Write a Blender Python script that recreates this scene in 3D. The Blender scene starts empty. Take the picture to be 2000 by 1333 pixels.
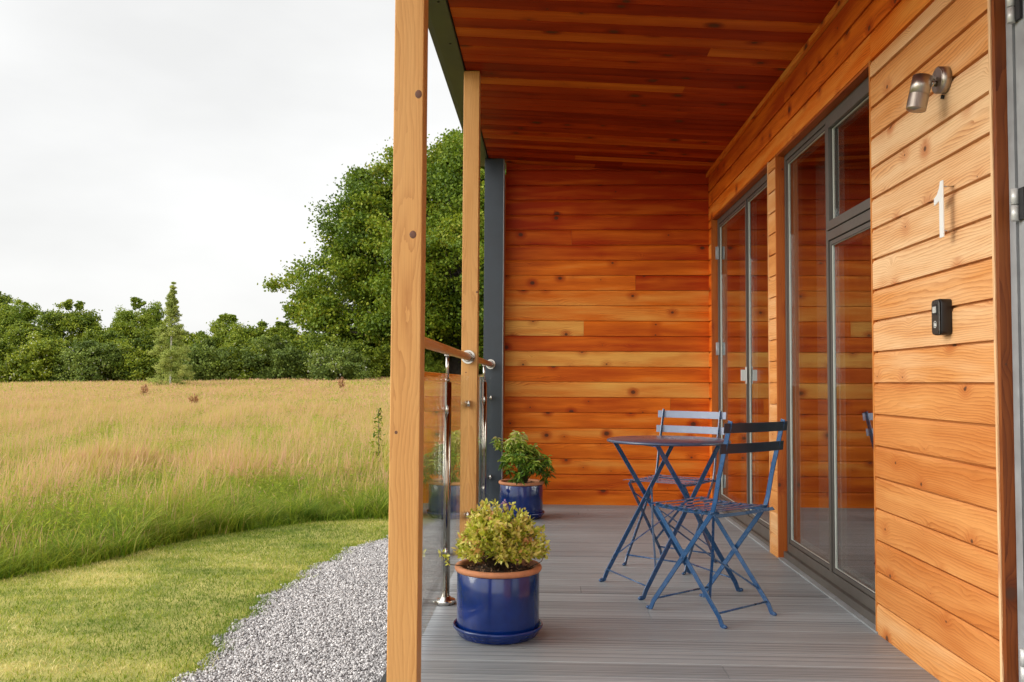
import bpy, bmesh, math, random
import numpy as np
from mathutils import Vector, Matrix
random.seed(7); RNG = np.random.default_rng(11)
S = bpy.context.scene
COL = S.collection
PI = math.pi

# ------------------------------------------------------------------ camera, sky, sun, exposure
F_PX, PITCH, YAW, ROLL, CAM_H = 1725.3, 0.04671, -0.03934, 0.00634, 0.985
fw = Vector((math.sin(YAW)*math.cos(PITCH), math.cos(YAW)*math.cos(PITCH), math.sin(PITCH)))
rt = Vector((math.cos(YAW), -math.sin(YAW), 0)); up = rt.cross(fw)
r2 = math.cos(ROLL)*rt + math.sin(ROLL)*up
u2 = -math.sin(ROLL)*rt + math.cos(ROLL)*up
cd = bpy.data.cameras.new("camera"); cam = bpy.data.objects.new("camera", cd); COL.objects.link(cam)
cam.matrix_world = Matrix(((r2.x, u2.x, -fw.x, 0), (r2.y, u2.y, -fw.y, 0), (r2.z, u2.z, -fw.z, CAM_H), (0, 0, 0, 1)))
cd.sensor_width = 36; cd.lens = F_PX/2000*36; cd.clip_start = 0.05; cd.clip_end = 2000
S.camera = cam
S.view_settings.view_transform = 'Standard'; S.view_settings.look = 'None'
S.view_settings.exposure = 0.45; S.view_settings.gamma = 1
try:
    S.cycles.max_bounces = 10; S.cycles.diffuse_bounces = 5; S.cycles.glossy_bounces = 5; S.cycles.transparent_max_bounces = 24
except Exception: pass

SUN_EL, SUN_AZ = math.radians(21), math.radians(-104)      # azimuth measured from +Y towards +X
sdir = Vector((math.sin(SUN_AZ)*math.cos(SUN_EL), math.cos(SUN_AZ)*math.cos(SUN_EL), math.sin(SUN_EL)))

W = bpy.data.worlds.new("World"); S.world = W; W.use_nodes = True
def NT(nt):
    nt.nodes.clear()
    def n(t, **kw):
        nd = nt.nodes.new(t)
        for k, v in kw.items():
            if k.startswith('i_'):
                key = k[2:]
                nd.inputs[int(key) if key.isdigit() else key.replace('_', ' ')].default_value = v
            else: setattr(nd, k, v)
        return nd
    def L(a, b): nt.links.new(a, b)
    return n, L
n, L = NT(W.node_tree)
sky = n('ShaderNodeTexSky', sky_type='NISHITA', sun_disc=False, sun_elevation=SUN_EL, sun_rotation=SUN_AZ, dust_density=3.0, air_density=1.0)
tc = n('ShaderNodeTexCoord')
mp = n('ShaderNodeMapping'); mp.inputs['Scale'].default_value = (1, 1, 2.6); L(tc.outputs['Generated'], mp.inputs['Vector'])
nz = n('ShaderNodeTexNoise', i_Scale=2.1, i_Detail=5.0, i_Roughness=0.5); L(mp.outputs[0], nz.inputs['Vector'])
cr = n('ShaderNodeMapRange', i_1=0.34, i_2=0.66, i_3=0.69, i_4=0.82); L(nz.outputs['Fac'], cr.inputs[0])
dt = n('ShaderNodeVectorMath', operation='DOT_PRODUCT'); L(tc.outputs['Generated'], dt.inputs[0]); dt.inputs[1].default_value = Vector((-0.55, -0.62, 0.56)).normalized()
gr = n('ShaderNodeMapRange', interpolation_type='SMOOTHSTEP', i_1=-0.10, i_2=0.85, i_3=0.99, i_4=2.5); L(dt.outputs['Value'], gr.inputs[0])
mu = n('ShaderNodeMath', operation='MULTIPLY'); L(cr.outputs[0], mu.inputs[0]); L(gr.outputs[0], mu.inputs[1])
sc = n('ShaderNodeVectorMath', operation='SCALE'); sc.inputs[0].default_value = (0.985, 0.985, 0.975); L(mu.outputs[0], sc.inputs['Scale'])
bg1 = n('ShaderNodeBackground', i_Strength=1.0); L(sc.outputs[0], bg1.inputs['Color'])
bg2 = n('ShaderNodeBackground', i_Strength=0.10); L(sky.outputs[0], bg2.inputs['Color'])
mx = n('ShaderNodeMixShader', i_0=0.93); L(bg2.outputs[0], mx.inputs[1]); L(bg1.outputs[0], mx.inputs[2])
wo = n('ShaderNodeOutputWorld'); L(mx.outputs[0], wo.inputs[0])

sl = bpy.data.lights.new("sun", 'SUN'); sl.energy = 1.65; sl.angle = math.radians(32); sl.color = (1.0, 0.96, 0.89)
sun = bpy.data.objects.new("sun", sl); COL.objects.link(sun)
sun.rotation_euler = sdir.to_track_quat('Z', 'Y').to_euler(); sun.location = (-20, 0, 20)

# ------------------------------------------------------------------ helpers: objects
def tag(o, label=None, cat=None, group=None, kind=None):
    if label: o['label'] = label
    if cat: o['category'] = cat
    if group: o['group'] = group
    if kind: o['kind'] = kind
    return o
def thing(name, label, cat, loc=(0, 0, 0), rz=0, group=None):
    o = bpy.data.objects.new(name, None); COL.objects.link(o)
    o.empty_display_size = 0.1; o.location = loc; o.rotation_euler = (0, 0, rz)
    return tag(o, label, cat, group)
def link(name, me, m, parent=None):
    o = bpy.data.objects.new(name, me); COL.objects.link(o)
    if m is not None:
        me.materials.clear()
        for q in (m if isinstance(m, (list, tuple)) else [m]): me.materials.append(q)
    if parent is not None: o.parent = parent
    return o
def npmesh(name, verts, faces, tone=None, hgt=None, smooth=False):
    """faces: (M,k) int array"""
    verts = np.asarray(verts, np.float32); faces = np.asarray(faces, np.int32)
    me = bpy.data.meshes.new(name); M, k = faces.shape
    me.vertices.add(len(verts)); me.vertices.foreach_set('co', verts.ravel())
    me.loops.add(M*k); me.loops.foreach_set('vertex_index', faces.ravel())
    me.polygons.add(M); me.polygons.foreach_set('loop_start', np.arange(0, M*k, k, dtype=np.int32))
    me.polygons.foreach_set('loop_total', np.full(M, k, np.int32))
    if smooth: me.polygons.foreach_set('use_smooth', np.ones(M, bool))
    me.update(calc_edges=True)
    if tone is not None:
        a = me.attributes.new('tone', 'FLOAT', 'FACE'); a.data.foreach_set('value', np.asarray(tone, np.float32))
    if hgt is not None:
        a = me.attributes.new('hgt', 'FLOAT', 'POINT'); a.data.foreach_set('value', np.asarray(hgt, np.float32))
    return me

class MB:
    """collects polygons with wood uv (metres) and a tone, builds ONE mesh"""
    def __init__(s): s.v = []; s.f = []; s.uv = []; s.t = []; s.sm = []
    def face(s, pts, uv=None, tone=0.5, smooth=False):
        i = len(s.v); s.v += [tuple(p) for p in pts]; s.f.append(tuple(range(i, i+len(pts))))
        s.uv += (uv or [(0, 0)]*len(pts)); s.t.append(tone); s.sm.append(smooth)
    def box(s, a, b, axis=2, tone=0.5, ou=None, bev=0.0):
        """axis aligned box; wood grain runs along axis"""
        ou = ou if ou is not None else (random.uniform(0, 60), random.uniform(0, 60))
        lo = [min(a[i], b[i]) for i in range(3)]; hi = [max(a[i], b[i]) for i in range(3)]
        oth = [i for i in range(3) if i != axis]
        def P(x, y, z): return (x, y, z)
        C8 = [(lo[0] if i & 1 == 0 else hi[0], lo[1] if i & 2 == 0 else hi[1], lo[2] if i & 4 == 0 else hi[2]) for i in range(8)]
        for q, ax in (((0, 4, 6, 2), 0), ((1, 3, 7, 5), 0), ((0, 1, 5, 4), 1), ((2, 6, 7, 3), 1), ((0, 2, 3, 1), 2), ((4, 5, 7, 6), 2)):
            pts = [C8[i] for i in q]
            if ax == axis: uv = [(ou[0]+p[oth[0]]*.1, ou[1]+p[oth[1]]) for p in pts]
            else:
                w = [i for i in oth if i != ax][0]; uv = [(ou[0]+p[axis], ou[1]+p[w]+ax*.37) for p in pts]
            s.face(pts, uv, tone)
    def bar(s, p0, p1, wd, w, t, tone=0.5):
        """flat bar from p0 to p1; wd = direction of its width w; t thickness"""
        p0 = Vector(p0); p1 = Vector(p1); d = (p1-p0).normalized(); wd = Vector(wd); wd = (wd-d*wd.dot(d)).normalized(); nn = d.cross(wd)
        r = []
        for p in (p0, p1):
            r.append([p+wd*w/2*a+nn*t/2*b for a, b in ((-1, -1), (1, -1), (1, 1), (-1, 1))])
        for i in range(4):
            j = (i+1) % 4; s.face([r[0][i], r[0][j], r[1][j], r[1][i]], None, tone)
        s.face(r[0][::-1]); s.face(r[1])
    def strip(s, pts, wd, w, t):
        """bent flat bar through several points"""
        P = [Vector(p) for p in pts]; R = []
        for i, p in enumerate(P):
            d = ((P[min(i+1, len(P)-1)]-P[max(i-1, 0)])).normalized(); a = Vector(wd); a = (a-d*a.dot(d)).normalized(); nn = d.cross(a)
            R.append([p+a*w/2*x+nn*t/2*y for x, y in ((-1, -1), (1, -1), (1, 1), (-1, 1))])
        for k in range(len(R)-1):
            for i in range(4):
                j = (i+1) % 4; s.face([R[k][i], R[k][j], R[k+1][j], R[k+1][i]])
        s.face(R[0][::-1]); s.face(R[-1])
    def tube(s, pts, rad, seg=12, caps=True, tone=0.5, uvw=False):
        P = [Vector(p) for p in pts]; R = []
        rad = rad if isinstance(rad, (list, tuple)) else [rad]*len(P)
        ref = Vector((0.123, 0.31, 0.94)); ou = random.uniform(0, 50)
        acc = 0; us = []
        for i, p in enumerate(P):
            if i: acc += (P[i]-P[i-1]).length
            us.append(acc)
            d = ((P[min(i+1, len(P)-1)]-P[max(i-1, 0)])).normalized()
            a = ref.cross(d)
            if a.length < 1e-3: a = Vector((1, 0, 0)).cross(d)
            a.normalize(); b = d.cross(a)
            R.append([p+(a*math.cos(2*PI*k/seg)+b*math.sin(2*PI*k/seg))*rad[i] for k in range(seg)])
        for q in range(len(R)-1):
            for k in range(seg):
                j = (k+1) % seg
                s.face([R[q][k], R[q][j], R[q+1][j], R[q+1][k]], [(ou+us[q], k*.012), (ou+us[q], (k+1)*.012), (ou+us[q+1], (k+1)*.012), (ou+us[q+1], k*.012)], tone, True)
        if caps: s.face(R[0][::-1], None, tone); s.face(R[-1], None, tone)
    def lathe(s, prof, c=(0, 0, 0), seg=48, sx=1, sy=1, cap=False):
        c = Vector(c)
        R = [[c+Vector((r*math.cos(2*PI*k/seg)*sx, r*math.sin(2*PI*k/seg)*sy, z)) for k in range(seg)] for r, z in prof]
        for q in range(len(R)-1):
            for k in range(seg):
                j = (k+1) % seg; s.face([R[q][k], R[q][j], R[q+1][j], R[q+1][k]], None, .5, True)
        if cap: s.face(R[-1]); s.face(R[0][::-1])
    def ball(s, c, r, seg=12, sc=(1, 1, 1)):
        prof = [(max(1e-4, math.sin(PI*i/6)), -math.cos(PI*i/6)) for i in range(7)]
        c = Vector(c)
        R = [[c+Vector((r*a*math.cos(2*PI*k/seg)*sc[0], r*a*math.sin(2*PI*k/seg)*sc[1], r*z*sc[2])) for k in range(seg)] for a, z in prof]
        for q in range(6):
            for k in range(seg):
                j = (k+1) % seg; s.face([R[q][k], R[q][j], R[q+1][j], R[q+1][k]], None, .5, True)
    def build(s, name, m, parent=None, bevel=0, weld=True):
        me = bpy.data.meshes.new(name); me.from_pydata(s.v, [], s.f)
        uvl = me.uv_layers.new(name='UVMap'); uvl.data.foreach_set('uv', [c for q in s.uv for c in q])
        a = me.attributes.new('tone', 'FLOAT', 'FACE'); a.data.foreach_set('value', s.t)
        me.polygons.foreach_set('use_smooth', s.sm)
        if weld:
            bm = bmesh.new(); bm.from_mesh(me); bmesh.ops.remove_doubles(bm, verts=bm.verts, dist=1e-5); 
            bmesh.ops.recalc_face_normals(bm, faces=bm.faces)
            bm.to_mesh(me); bm.free()
        o = link(name, me, m, parent)
        if bevel:
            b = o.modifiers.new('bevel', 'BEVEL'); b.width = bevel; b.segments = 2; b.limit_method = 'ANGLE'; b.angle_limit = math.radians(50)
        return o

# ------------------------------------------------------------------ helpers: materials
def mat(name):
    m = bpy.data.materials.new(name); m.use_nodes = True
    n, L = NT(m.node_tree); out = n('ShaderNodeOutputMaterial')
    return m, n, L, out
def pbr(name, col, rough=0.5, metal=0.0, var=0.0, vscale=8.0, bump=0.0, bscale=60.0, coat=0.0, spec=0.5, stretch=(1, 1, 1)):
    m, n, L, out = mat(name); b = n('ShaderNodeBsdfPrincipled')
    b.inputs['Base Color'].default_value = (*col, 1); b.inputs['Roughness'].default_value = rough; b.inputs['Metallic'].default_value = metal
    b.inputs['Coat Weight'].default_value = coat; b.inputs['Specular IOR Level'].default_value = spec
    tc = n('ShaderNodeTexCoord'); mp = n('ShaderNodeMapping'); mp.inputs['Scale'].default_value = stretch; L(tc.outputs['Object'], mp.inputs[0])
    if var:
        z = n('ShaderNodeTexNoise', i_Scale=vscale, i_Detail=6.0, i_Roughness=0.6); L(mp.outputs[0], z.inputs['Vector'])
        mr = n('ShaderNodeMapRange', i_1=0.3, i_2=0.7, i_3=1-var, i_4=1+var); L(z.outputs[0], mr.inputs[0])
        v = n('ShaderNodeVectorMath', operation='SCALE'); v.inputs[0].default_value = col; L(mr.outputs[0], v.inputs['Scale']); L(v.outputs[0], b.inputs['Base Color'])
        rr = n('ShaderNodeMapRange', i_1=0.3, i_2=0.7, i_3=max(0.02, rough*0.8), i_4=min(1, rough*1.25)); L(z.outputs[0], rr.inputs[0]); L(rr.outputs[0], b.inputs['Roughness'])
    if bump:
        z2 = n('ShaderNodeTexNoise', i_Scale=bscale, i_Detail=4.0); L(mp.outputs[0], z2.inputs['Vector'])
        bp = n('ShaderNodeBump', i_Strength=bump, i_Distance=0.002); L(z2.outputs[0], bp.inputs['Height']); L(bp.outputs[0], b.inputs['Normal'])
    L(b.outputs[0], out.inputs[0]); return m

def wood(name, pale, mid, deep, knots=1.0, warp=22.0, spec=0.3, ring=0.45, rough=0.5, ringscale=115.0, kn=4.6, contrast=1.0):
    m, n, L, out = mat(name); b = n('ShaderNodeBsdfPrincipled')
    uv = n('ShaderNodeUVMap', uv_map='UVMap'); tn = n('ShaderNodeAttribute', attribute_name='tone')
    def mapped(sx, sy):
        q = n('ShaderNodeMapping'); q.inputs['Scale'].default_value = (sx, sy, 1); L(uv.outputs[0], q.inputs[0]); return q.outputs[0]
    def M(op, a, b_=None, c=None):
        q = n('ShaderNodeMath', operation=op)
        for i, x in enumerate((a, b_, c)):
            if x is None: continue
            if isinstance(x, (int, float)): q.inputs[i].default_value = x
            else: L(x, q.inputs[i])
        return q.outputs[0]
    sp = n('ShaderNodeSeparateXYZ'); L(uv.outputs[0], sp.inputs[0])
    # knots
    wv = n('ShaderNodeTexNoise', i_Scale=1.0, i_Detail=2.0); L(mapped(9, 9), wv.inputs['Vector'])
    vo = n('ShaderNodeTexVoronoi', voronoi_dimensions='2D', i_Scale=1.0, i_Randomness=1.0); L(mapped(kn*0.8, kn), vo.inputs['Vector'])
    kd = M('DIVIDE', vo.outputs['Distance'], kn)                       # metres from the nearest knot
    kd = M('ADD', kd, M('MULTIPLY', M('SUBTRACT', wv.outputs[0], 0.5), 0.008))
    ksz = n('ShaderNodeSeparateXYZ'); L(vo.outputs['Color'], ksz.inputs[0])
    krad = M('MULTIPLY', M('MULTIPLY_ADD', M('POWER', ksz.outputs[0], 2.2), 0.0135*knots, 0.0016), M('GREATER_THAN', ksz.outputs[1], 0.27))
    kmask = n('ShaderNodeMapRange', interpolation_type='SMOOTHSTEP', i_3=1.0, i_4=0.0); L(kd, kmask.inputs[0]); L(M('MULTIPLY', krad, 0.55), kmask.inputs[1]); L(M('MULTIPLY_ADD', krad, 1.15, 0.00001), kmask.inputs[2])
    bulge = M('MULTIPLY', M('EXPONENT',  M('MULTIPLY', M('MULTIPLY', kd, kd), -1300.0)), M('MULTIPLY', ksz.outputs[0], 3.6))
    # growth rings
    w1 = n('ShaderNodeTexNoise', i_Scale=1.0, i_Detail=2.0, i_Roughness=0.4); L(mapped(0.9, 5.5), w1.inputs['Vector'])
    w2 = n('ShaderNodeTexNoise', i_Scale=1.0, i_Detail=3.0); L(mapped(7, 30), w2.inputs['Vector'])
    g = M('MULTIPLY', sp.outputs[1], ringscale)
    g = M('ADD', g, M('MULTIPLY', w1.outputs[0], warp)); g = M('ADD', g, M('MULTIPLY', w2.outputs[0], 1.5)); g = M('ADD', g, bulge)
    rg = M('FRACT', g); rg = M('POWER', rg, 2.2)
    fb = n('ShaderNodeTexNoise', i_Scale=1.0, i_Detail=4.0, i_Roughness=0.65); L(mapped(5, 420), fb.inputs['Vector'])
    lo = n('ShaderNodeTexNoise', i_Scale=1.0, i_Detail=3.0); L(mapped(1.6, 14), lo.inputs['Vector'])
    strg = n('ShaderNodeMapRange', i_1=0.35, i_2=0.65, i_3=0.35, i_4=1.0); L(lo.outputs[0], strg.inputs[0])
    rg = M('MULTIPLY', rg, strg.outputs[0])
    # base tone: pale..mid..deep from board tone + low noise
    tt = M('ADD', tn.outputs['Fac'], M('MULTIPLY', M('SUBTRACT', lo.outputs[0], 0.5), 0.75*contrast))
    rp = n('ShaderNodeValToRGB'); e = rp.color_ramp.elements
    e[0].position = 0.0; e[0].color = (*pale, 1); e[1].position = 1.0; e[1].color = (*deep, 1); q = e.new(0.5); q.color = (*mid, 1)
    L(tt, rp.inputs[0])
    dk = M('MULTIPLY_ADD', rg, ring, M('MULTIPLY', M('SUBTRACT', fb.outputs[0], 0.42), 0.85))
    mc = n('ShaderNodeMix', data_type='RGBA', blend_type='MIX'); L(dk, mc.inputs['Factor']); L(rp.outputs[0], mc.inputs['A'])
    dc = tuple(deep[i]*(0.62, 0.5, 0.38)[i] for i in range(3)); mc.inputs['B'].default_value = (*dc, 1)
    halo = n('ShaderNodeMapRange', interpolation_type='SMOOTHSTEP', i_2=0.055, i_3=0.75, i_4=0.0); L(kd, halo.inputs[0]); L(krad, halo.inputs[1])
    hm = M('MULTIPLY', M('MULTIPLY', halo.outputs[0], ksz.outputs[0]), M('GREATER_THAN', ksz.outputs[1], 0.27))
    mh = n('ShaderNodeMix', data_type='RGBA'); L(hm, mh.inputs['Factor']); L(mc.outputs['Result'], mh.inputs['A']); mh.inputs['B'].default_value = (*[deep[i]*(0.8, 0.62, 0.5)[i] for i in range(3)], 1)
    mk = n('ShaderNodeMix', data_type='RGBA'); L(M('MULTIPLY', kmask.outputs[0], 0.88), mk.inputs['Factor']); L(mh.outputs['Result'], mk.inputs['A']); mk.inputs['B'].default_value = (0.075, 0.028, 0.013, 1)
    L(mk.outputs['Result'], b.inputs['Base Color'])
    rr = n('ShaderNodeMapRange', i_1=0.2, i_2=0.8, i_3=rough-0.08, i_4=rough+0.12); L(fb.outputs[0], rr.inputs[0]); L(rr.outputs[0], b.inputs['Roughness'])
    b.inputs['Specular IOR Level'].default_value = spec
    bh = M('ADD', M('MULTIPLY', rg, -0.6), fb.outputs[0])
    bp = n('ShaderNodeBump', i_Strength=0.35, i_Distance=0.0012); L(bh, bp.inputs['Height']); L(bp.outputs[0], b.inputs['Normal'])
    L(b.outputs[0], out.inputs[0]); return m

def schlick_glass(name, tint, r0, rough=0.0):
    m, n, L, out = mat(name)
    geo = n('ShaderNodeNewGeometry'); d = n('ShaderNodeVectorMath', operation='DOT_PRODUCT'); L(geo.outputs['Incoming'], d.inputs[0]); L(geo.outputs['Normal'], d.inputs[1])
    a = n('ShaderNodeMath', operation='ABSOLUTE'); L(d.outputs['Value'], a.inputs[0])
    s = n('ShaderNodeMath', operation='SUBTRACT', i_0=1.0); L(a.outputs[0], s.inputs[1])
    p = n('ShaderNodeMath', operation='POWER', i_1=5.0); L(s.outputs[0], p.inputs[0])
    q = n('ShaderNodeMath', operation='MULTIPLY_ADD', i_1=1-r0, i_2=r0); L(p.outputs[0], q.inputs[0])
    t = n('ShaderNodeBsdfTransparent'); t.inputs[0].default_value = (*tint, 1)
    g = n('ShaderNodeBsdfGlossy', i_Roughness=rough); g.inputs[0].default_value = (1, 1, 1, 1)
    mx = n('ShaderNodeMixShader'); L(q.outputs[0], mx.inputs[0]); L(t.outputs[0], mx.inputs[1]); L(g.outputs[0], mx.inputs[2]); L(mx.outputs[0], out.inputs[0])
    return m

def leafmat(name, ramp, trans=0.35, rough=0.55, attr='tone'):
    m, n, L, out = mat(name); b = n('ShaderNodeBsdfPrincipled', i_Roughness=rough); b.inputs['Specular IOR Level'].default_value = 0.3
    tn = n('ShaderNodeAttribute', attribute_name=attr); rp = n('ShaderNodeValToRGB'); e = rp.color_ramp.elements
    e[0].position = ramp[0][0]; e[0].color = (*ramp[0][1], 1); e[1].position = ramp[-1][0]; e[1].color = (*ramp[-1][1], 1)
    for p, c in ramp[1:-1]: q = e.new(p); q.color = (*c, 1)
    L(tn.outputs['Fac'], rp.inputs[0]); L(rp.outputs[0], b.inputs['Base Color'])
    t = n('ShaderNodeBsdfTranslucent'); L(rp.outputs[0], t.inputs[0])
    mx = n('ShaderNodeMixShader', i_0=trans); L(b.outputs[0], mx.inputs[1]); L(t.outputs[0], mx.inputs[2]); L(mx.outputs[0], out.inputs[0]); return m

M_CLAD = wood('larch_cladding', (0.82, 0.40, 0.085), (0.78, 0.178, 0.011), (0.40, 0.034, 0.002), knots=1.4, spec=0.14, ring=0.62, contrast=1.35, kn=5.4)
M_PANEL = wood('larch_front_cladding', (0.82, 0.55, 0.30), (0.70, 0.315, 0.095), (0.54, 0.175, 0.034), knots=0.9, warp=15.0, ring=0.70, contrast=1.3, ringscale=95.0, kn=5.0)
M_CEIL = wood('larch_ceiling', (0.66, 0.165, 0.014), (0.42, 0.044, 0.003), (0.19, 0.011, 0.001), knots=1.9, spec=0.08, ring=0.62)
M_POST = wood('larch_post', (0.66, 0.38, 0.145), (0.60, 0.29, 0.080), (0.46, 0.175, 0.040), knots=0.0, ring=0.42, ringscale=75.0, kn=1.0, contrast=0.6)
M_TRIM = wood('larch_trim', (0.70, 0.30, 0.07), (0.50, 0.125, 0.014), (0.30, 0.045, 0.005), knots=0.7, ring=0.5, ringscale=80.0)
M_RAIL = wood('oiled_handrail', (0.70, 0.36, 0.12), (0.62, 0.26, 0.065), (0.45, 0.15, 0.03), knots=0.0, ring=0.5, spec=0.6, rough=0.3, ringscale=150.0)
M_REVEAL = wood('shaded_reveal_wood', (0.36, 0.13, 0.03), (0.22, 0.055, 0.009), (0.11, 0.022, 0.003), knots=1.6, ring=0.8, spec=0.3, rough=0.4, ringscale=60.0)  # reveal timber darkened so its colour holds the shade of the doorway
M_KNOT = pbr('knot_wood', (0.13, 0.052, 0.028), 0.6, var=0.35, vscale=90)
M_ALU = pbr('bronze_grey_aluminium', (0.085, 0.074, 0.064), 0.42, 0.0, var=0.06, vscale=5)
M_BEAD = pbr('pale_glazing_bead', (0.55, 0.56, 0.50), 0.45, 0.0, var=0.08)
M_GASKET = pbr('black_gasket', (0.012, 0.012, 0.013), 0.6)
M_SILL = pbr('grey_sill', (0.30, 0.31, 0.32), 0.5, 0.2, var=0.15, vscale=14)
M_STEEL = pbr('brushed_steel', (0.60, 0.57, 0.53), 0.24, 1.0, var=0.08, vscale=20, stretch=(1, 1, 0.05))
M_HINGE = pbr('satin_hinge', (0.55, 0.55, 0.53), 0.4, 0.3)
M_CHROME = pbr('polished_steel', (0.40, 0.375, 0.33), 0.12, 1.0, var=0.05)
M_LAMP = pbr('bronze_brushed_lamp', (0.42, 0.37, 0.32), 0.38, 1.0, var=0.10, vscale=30, stretch=(6, 6, 0.3))
M_NUM = pbr('satin_number', (0.80, 0.80, 0.78), 0.38, 0.15)
M_DARKSTEEL = pbr('anthracite_steel', (0.030, 0.040, 0.052), 0.38, 0.0, var=0.22, vscale=4, bump=0.05)
M_BEAM = pbr('dark_painted_beam', (0.026, 0.034, 0.022), 0.42, 0.0, var=0.35, vscale=6, stretch=(1, .3, 1))
M_BLUE = pbr('petrol_blue_paint', (0.012, 0.062, 0.170), 0.26, 0.0, var=0.10, vscale=14, coat=0.4)
M_SHEENBLUE = pbr('sky_sheen_blue_paint', (0.20, 0.235, 0.33), 0.35, 0.0, var=0.08, vscale=14)  # chair blue lightened: sky sheen on the far back slats put into the colour
M_SHADEBLUE = pbr('shaded_blue_paint', (0.006, 0.018, 0.045), 0.34, 0.0, var=0.08, vscale=14)  # chair blue darkened: shade on the near back slats put into the colour
M_TOP = pbr('sheen_grey_tabletop', (0.045, 0.062, 0.120), 0.30, 0.0, var=0.10, vscale=9, coat=0.3)  # table blue greyed, with the grazing reflection mixed into the base colour
M_GLAZE = pbr('cobalt_glaze', (0.002, 0.018, 0.130), 0.16, 0.0, var=0.35, vscale=9, coat=0.3, spec=0.45, bump=0.03, bscale=14)
M_TERRA = pbr('terracotta', (0.50, 0.20, 0.095), 0.75, 0.0, var=0.18, vscale=30, bump=0.3, bscale=180)
M_SOIL = pbr('potting_soil', (0.055, 0.030, 0.018), 0.95, 0.0, var=0.6, vscale=90, bump=1.0, bscale=120)
M_CHIP = leafmat('bark_chips', [(0, (0.05, 0.025, 0.014)), (0.5, (0.22, 0.11, 0.055)), (1, (0.42, 0.26, 0.16))], trans=0.0, rough=0.9)
M_BLACK = pbr('black_plastic', (0.005, 0.005, 0.006), 0.35, 0.0, var=0.1)
M_GUN = pbr('gunmetal_cover', (0.075, 0.073, 0.066), 0.32, 0.8, var=0.12, vscale=60)
M_EMBLEM = pbr('pale_emblem', (0.62, 0.62, 0.58), 0.4)
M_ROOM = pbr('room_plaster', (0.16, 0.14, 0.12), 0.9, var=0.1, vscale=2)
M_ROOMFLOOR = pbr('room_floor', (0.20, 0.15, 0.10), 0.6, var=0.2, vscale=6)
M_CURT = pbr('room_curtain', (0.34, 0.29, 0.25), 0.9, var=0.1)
M_ROOF = pbr('roof_sheet', (0.08, 0.085, 0.09), 0.5, 0.3)
M_WIN = schlick_glass('window_glass', (0.70, 0.74, 0.72), 0.34)
M_GLASS = schlick_glass('balustrade_glass', (0.95, 0.975, 0.96), 0.11)
M_BARK = pbr('oak_bark', (0.13, 0.105, 0.08), 0.95, var=0.4, vscale=6, bump=1.0, bscale=30)
M_BIRCHBARK = pbr('birch_bark', (0.55, 0.52, 0.45), 0.8, var=0.4, vscale=14)
M_TWIG = pbr('twig', (0.10, 0.07, 0.04), 0.8)

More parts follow.
